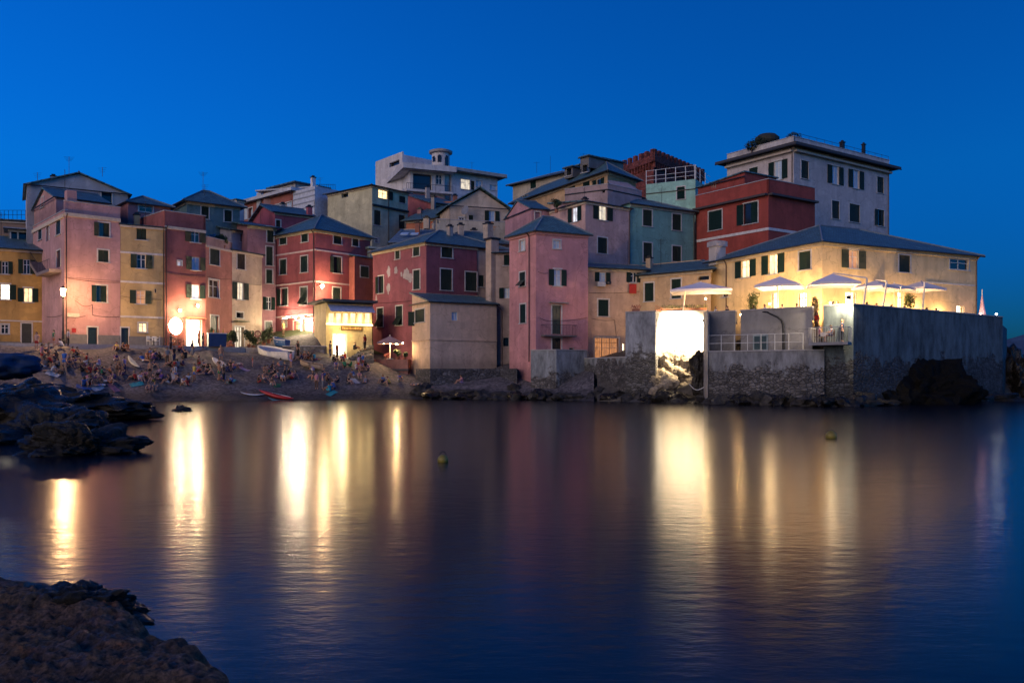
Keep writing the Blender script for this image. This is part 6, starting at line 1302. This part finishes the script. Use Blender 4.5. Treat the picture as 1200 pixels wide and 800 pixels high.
COLS = {'white': (.6, .6, .62), 'red': (.42, .025, .02), 'black': (.012, .012, .015), 'navy': (.015, .025, .09), 'green': (.02, .22, .09), 'blue': (.04, .13, .4), 'orange': (.48, .13, .03), 'lilac': (.33, .25, .45), 'pink': (.5, .2, .25), 'grey': (.2, .2, .21), 'yellow': (.5, .38, .08), 'turquoise': (.03, .36, .42), 'brown': (.13, .07, .04), 'purple': (.14, .05, .2)}
HAIRC = {'dark': (.015, .01, .008), 'brown': (.07, .035, .018), 'blond': (.32, .2, .09), 'grey': (.25, .25, .25)}
SKINS = [(.42, .22, .14), (.5, .28, .19), (.33, .17, .1)]
def slot(o, mat): o.material_slots[0].link = 'OBJECT'; o.material_slots[0].material = mat
USED = {}
RP = random.Random(77)
ZONES = [(-99, 46, 'by the yellow house'), (46, 95, 'by the street lamp'), (95, 150, 'by tall pink house'), (150, 193, 'below narrow yellow house'), (193, 243, 'below restaurant doorway'), (243, 272, 'below the blue counter'), (272, 300, 'below the cream house'), (300, 345, 'around boats and kayak'), (345, 381, 'below the ramp wall'), (381, 408, 'before the cream restaurant'), (408, 445, 'beside the stone steps'), (445, 520, 'below the maroon house'), (520, 700, 'on rocks under annex')]
def person(px, py, pose, top, bot, rz=None, hair=None, where=None, D=None, z=None, zone=None, sc_=1.0, zoff=0.):
    if D is None: D = ground_hit(px, py); z = terr(px, D)
    if z is None: z = terr(px, D)
    if where is None and px < 306 and pose_on_pave(px, D): z = 5.2
    if rz is None: rz = RP.uniform(-2.6, 2.6)
    hair = hair or RP.choice(('dark', 'dark', 'brown', 'brown', 'blond')); lh = RP.random() < .4
    if zone is None: zone = next(z_[2] for z_ in ZONES if z_[0] <= px < z_[1])
    fr = 0 if where else (py-408)/(468-408); row = where or ('on promenade' if py < 413 and px < 300 else 'upper beach' if py < 426 else 'mid beach' if py < 441 else 'near water')
    pr = proto(pose); p = P2(px, D)
    def lab(h_, b_):
        cl = f'{top} top, {b_} {"trousers" if pose in ("walking", "standing") and hash_(b_) else "shorts"}' if top else f'bare chested, {b_} shorts'
        return f'{pose} person, {cl}, {h_} hair, {row}, {zone}'
    hash_ = lambda b_: b_ in ('black', 'navy', 'brown', 'grey') and top
    bt = bot
    opts = [(h_, b_) for b_ in [bot]+[c for c in COLS if c != bot] for h_ in ([hair]+[k for k in HAIRC if k != hair])]
    for h_, b_ in opts:
        L = lab(h_, b_)
        if L not in USED: hair, bt = h_, b_; USED[L] = 1; break
    assert len(L.split()) <= 16, L
    r = thing('person', (p.x, p.y, z+zoff), L, 'person', 'people on the beach' if not where else 'people on the terraces'); r.rotation_euler.z = rz; r.scale = (sc_,)*3
    def add(k, nm, mat): o = bpy.data.objects.new(nm, pr[k]); COL.objects.link(o); o.parent = r; slot(o, mat); return o
    add('body', 'body', plain('skin', RP.choice(SKINS), .6, var=.1)); 
    if top: add('shirt', 'shirt', plain('cloth', COLS[top], .9, var=.2))
    long_ = pose in ('standing', 'walking') and hash_(bt)
    add('trousers' if long_ else 'shorts', 'trousers' if long_ else 'shorts', plain('cloth', COLS[bt], .9, var=.2)); add('long_hair' if lh else 'hair', 'hair', plain('hair', HAIRC[hair], .7, var=.2))
    return r
def pose_on_pave(px, D):
    for (a, Da), (b_, Db) in zip(fr_, fr_[1:]):
        if a <= px <= b_: return D > Da+(Db-Da)*(px-a)/(b_-a)-.3
    return False
W, Sg, Wk, Rc, Ly, Cr, Se = 'standing', 'sitting', 'walking', 'reclining', 'lying', 'crouching', 'seated'
CROWD = [(8,402,W,'blue','navy'),(14,403,Wk,'blue','black'),(43,411,W,None,'red'),(51,413,Sg,'black','black'),(63,407,W,'green','orange'),(72,409,Cr,'white','grey'),(80,407,W,'white','black'),(90,417,Sg,'brown','black'),(100,430,Sg,'white','pink'),(116,429,Sg,'lilac','white'),(52,431,Sg,None,'white'),(60,436,Rc,'white','grey'),(68,431,Sg,'grey','black'),(74,438,Sg,None,'brown'),(81,431,Sg,'navy','grey'),(66,421,Sg,'brown','navy'),(86,425,Sg,'black','purple'),(105,438,Sg,'red','orange'),(111,435,Sg,None,'red'),(120,440,Sg,'green','black'),(131,437,Sg,None,'orange'),(138,436,Cr,None,'brown'),(144,440,Sg,'brown','purple'),(133,446,Sg,'purple','black'),(98,452,Rc,'blue','navy'),(104,448,Sg,'pink','blue'),(117,453,Ly,'white','lilac'),(130,452,Cr,None,'orange'),(122,448,Rc,None,'white'),(57,424,W,None,'brown'),(49,426,W,'pink','red'),
 (137,411,Sg,'yellow','brown'),(144,412,Sg,'black','black'),(149,411,Sg,'orange','white'),(168,424,Rc,'blue','white'),(173,421,Sg,'orange','orange'),(179,422,Sg,'pink','purple'),(187,422,Sg,'black','navy'),(196,428,W,'grey','brown'),(200,430,Sg,'brown','black'),(204,425,W,'black','navy'),(208,431,Sg,'grey','purple'),(217,420,Sg,'black','black'),(214,416,Sg,'navy','black'),(171,445,Cr,'pink','brown'),(176,443,W,None,'black'),(180,448,Sg,'brown','yellow'),(187,441,Sg,'lilac','black'),(158,446,Sg,'red','black'),(164,447,Sg,'white','lilac'),(188,445,Rc,'purple','lilac'),(198,450,Sg,'black','white'),(209,450,Sg,'navy','black'),(215,451,Sg,'white','grey'),(221,448,Sg,'white','pink'),(228,447,W,'yellow','blue'),(175,460,Cr,None,'pink'),(182,458,Sg,'grey','grey'),(247,437,Sg,'green','black'),(244,436,Sg,'black','navy'),(204,438,Rc,'grey','white'),(238,431,Sg,'grey','black'),
 (257,446,W,None,'green'),(262,447,W,'brown','black'),(270,431,Sg,'black','brown'),(256,432,Cr,'brown','white'),(266,436,Sg,'navy','navy'),(280,428,Ly,'pink','white'),(296,430,W,'red','pink'),(303,449,Sg,'brown','red'),(309,446,Sg,None,'white'),(313,437,Sg,'grey','green'),(322,440,Sg,'black','black'),(326,444,Sg,'grey','purple'),(331,447,Sg,'white','brown'),(334,444,W,'navy','black'),(338,440,Sg,'black','purple'),(329,430,Sg,'grey','pink'),(341,431,W,'pink','lilac'),(349,419,W,'black','black'),(353,423,Sg,'navy','black'),(357,421,Sg,'orange','black'),(362,421,Sg,'black','orange'),(368,423,Cr,'turquoise','grey'),(371,456,W,'pink','brown'),(378,456,W,'purple','grey'),(383,447,Sg,'brown','black'),(367,444,Sg,'navy','navy'),(386,459,Sg,'turquoise','turquoise'),(391,457,Cr,'blue','blue'),(396,449,Sg,'black','navy'),
 (387,419,W,'black','navy'),(395,421,W,'orange','brown'),(391,424,Sg,'black','black'),(401,424,Sg,'purple','black'),(404,421,Sg,'red','black'),(414,443,Cr,'blue','white'),(408,450,Sg,'black','grey'),(418,434,Sg,'white','purple'),(423,433,Sg,'lilac','black'),(428,432,Sg,'black','pink'),(421,444,Sg,'pink','grey'),(428,449,Rc,'grey','blue'),(411,430,Sg,'green','green'),(404,432,Cr,'green','black'),(456,453,Cr,'yellow','black'),(449,449,Sg,'blue','navy'),(486,452,Ly,'grey','navy'),(200,411,W,'brown','black'),(211,412,Sg,'red','navy'),(233,409,W,'orange','brown'),(238,410,W,'black','navy'),(203,409,Sg,'orange','orange'),(260,404,W,'red','black'),(318,398,W,'black','black'),(332,394,W,'yellow','brown')]
RC = random.Random(5)
for a, b_, c, d, n in ((48, 92, 415, 440, 9), (95, 148, 424, 452, 12), (154, 192, 418, 456, 9), (193, 235, 414, 455, 12), (240, 285, 424, 450, 8), (296, 345, 428, 452, 9), (345, 372, 416, 452, 6), (378, 434, 424, 455, 11), (440, 470, 440, 456, 3)):
    for q in range(int(n*.65)): CROWD.append((RC.uniform(a, b_), RC.uniform(c, d), RC.choice((Sg, Sg, Sg, Rc, Cr, W)), RC.choice([None, None, 'white', 'red', 'black', 'navy', 'grey', 'pink', 'brown', 'purple', 'lilac', 'blue']), RC.choice(('black', 'navy', 'red', 'white', 'purple', 'blue', 'grey'))))
for px, py, po, tp, bt in CROWD:
    person(px, py, po, tp, bt, sc_=.62 if (px, py) in ((296, 430), (43, 411)) and px == 296 else RP.uniform(.93, 1.05))
person(541, 457, Sg, 'pink', 'lilac', D=81.5, z=1.45, where='on rocks', zone='under the beige annex')
person(415.5, 405, Sg, 'black', 'black', D=90.9, z=4.95, where='on the steps', zone='beside cream restaurant'); person(427.5, 403, W, 'red', 'black', D=91.8, z=5.0, where='on the steps', zone='beside cream restaurant')
# diners
i = 0
for px, D, tp, zn in ((852, 72.3, 'black', 'behind the short grey wall'), (839, 72.6, 'white', 'behind the short grey wall'), (884, 71.3, 'grey', 'behind the curved lamp post'), (896, 70.6, 'white', 'behind the curved lamp post'), (917, 70.6, 'black', 'before the bright doorway'), (933.5, 69.8, 'brown', 'before the bright doorway'), (976.5, 68.0, 'white', 'just above the corner balcony'), (981, 67.4, 'navy', 'just above the corner balcony'), (1016, 68.6, 'white', 'past the terrace corner'), (1027, 69.6, 'pink', 'past the terrace corner'), (1045, 71.0, 'white', 'beside the seaward leafy tree'), (1060, 72.4, 'blue', 'beside the seaward leafy tree'), (1086, 74.0, 'orange', 'under the seaward parasol'), (1097, 75.0, 'white', 'under the seaward parasol')):
    person(px, 0, Se, tp, RP.choice(('black', 'navy', 'brown')), D=D, z=ZF+.02, where='dining', zone=zn, rz=RP.choice((-1.4, 1.4))+RP.uniform(-.3, .3))
    chair(P2(px, D), ZF, 0., f'wooden dining chair of the diner in {tp} '+zn, M_wood, 'dining chairs on the terrace'); i += 1
person(987, 0, W, 'navy', 'black', D=64.3, z=4.76, where='waiting', zone='on the corner balcony', rz=1.2)
person(960.5, 0, Se, 'pink', 'navy', D=64.3, z=4.76, where='dining', zone='on the corner balcony', rz=1.5); person(973.5, 0, Se, 'white', 'navy', D=63.9, z=4.76, where='dining', zone='on the corner balcony', rz=-1.5)
chair(P2(960.5, 64.3), 4.76, 1.5, 'dark chair on the corner balcony under the diner in pink', M_wood, 'chairs on the corner balcony'); chair(P2(973.5, 63.9), 4.76, -1.5, 'dark chair on the corner balcony under the diner in white', M_wood, 'chairs on the corner balcony')
person(957, 0, W, 'red', 'brown', D=67.2, z=5.6, where='climbing', zone='beside the climbing plant')
# beach towels
for i, (px, py, c, lb) in enumerate(((62, 439, 'white', 'white towel under the people near the street lamp'), (114, 455, 'white', 'crumpled white towel close to the water before the tall pink house'), (133, 455, 'pink', 'pink towel close to the water before the tall pink house'), (160, 451, 'turquoise', 'turquoise towel below the narrow yellow house'), (205, 441, 'white', 'wide pale towel midway down below the restaurant doorway'), (278, 429, 'pink', 'long pink towel below the cream house'), (271, 447, 'turquoise', 'teal towel close to the water below the blue counter'), (286, 433, 'lilac', 'lilac towel below the cream house'), (389, 461, 'turquoise', 'bright turquoise towel at the water edge'), (416, 447, 'white', 'white towel beside the person in blue near the steps'), (98, 455, 'blue', 'blue towel close to the water before the tall pink house'), (325, 452, 'green', 'green towel between the red kayak and the water'))):
    D = ground_hit(px, py); m = MB(); ca, sa = math.cos(i*1.3), math.sin(i*1.3); g_ = []
    for y in range(5):
        for x in range(7):
            u_, v_ = (x/6-.5)*1.15, (y/4-.5)*.6; X, Y = P2(px, D).x+u_*ca-v_*sa, D+u_*sa+v_*ca; m.v.append(Vector((X, Y, terr(600+X/Y*F, Y)+.05+.05*noise.noise(Vector((X*3, Y*3, i))))))
    for y in range(4):
        for x in range(6): q = y*7+x; m.f.append([q, q+1, q+8, q+7]); m.uv.append(None)
    tag(m.obj('towel', plain('towel_cloth', dim(COLS[c], .7), .9, var=.3), None, (P2(px, D).x, D, terr(px, D))), lb, 'towel')
# ================================================================ LIGHT, SKY, CAMERA
w = bpy.data.worlds.new('World'); sc.world = w; w.use_nodes = True; nt = w.node_tree; bg = nt.nodes['Background']
sky = N(nt, 'ShaderNodeTexSky', sky_type='NISHITA'); sky.sun_disc = False; sky.sun_elevation = math.radians(SUN_EL); sky.sun_rotation = math.radians(SUN_ROT); sky.air_density = 1.; sky.dust_density = .3; sky.ozone_density = 6.
tint = mixc(nt, 1., sky.outputs[0], SKY_TINT, 'MULTIPLY')
tcs = N(nt, 'ShaderNodeTexCoord'); sps = N(nt, 'ShaderNodeSeparateXYZ'); nt.links.new(tcs.outputs['Generated'], sps.inputs[0])
tint = mixc(nt, 1., tint, ramp(nt, sps.outputs['Z'], (.0, (.5, .4, .85)), (.22, (1, 1, 1))), 'MULTIPLY')
nt.links.new(tint, bg.inputs['Color']); bg.inputs['Strength'].default_value = SKY_S
l = bpy.data.lights.new('afterglow', 'SUN'); l.energy = SUN_E; l.angle = math.radians(45); l.color = (1, .77, .6)
o = bpy.data.objects.new('sun', l); COL.objects.link(o); az = math.radians(SUN_AZ); el = math.radians(16)
o.rotation_euler = Vector((-math.sin(az)*math.cos(el), -math.cos(az)*math.cos(el), -math.sin(el))).to_track_quat('-Z', 'Y').to_euler()
cam = bpy.data.cameras.new('camera'); cam.lens = 30; cam.sensor_width = 36; cam.shift_y = 40/1200; cam.clip_end = 20000; cam.clip_start = .05
co = bpy.data.objects.new('camera', cam); COL.objects.link(co); co.location = (0, 0, CH); co.rotation_euler = (math.pi/2, 0, 0); sc.camera = co
sc.view_settings.view_transform = 'Standard'; sc.view_settings.look = 'None'; sc.view_settings.exposure = EXPO; sc.view_settings.gamma = 1
sc.render.engine = 'CYCLES'; c = sc.cycles; c.use_denoising = True; c.max_bounces = 5; c.diffuse_bounces = 2; c.glossy_bounces = 3; c.transmission_bounces = 2; c.transparent_max_bounces = 4; c.sample_clamp_indirect = 4; c.sample_clamp_direct = 0; c.caustics_reflective = False; c.caustics_refractive = False; c.use_adaptive_sampling = True; c.adaptive_threshold = .02
for o in bpy.data.objects:
    if '_b' in o: del o['_b']
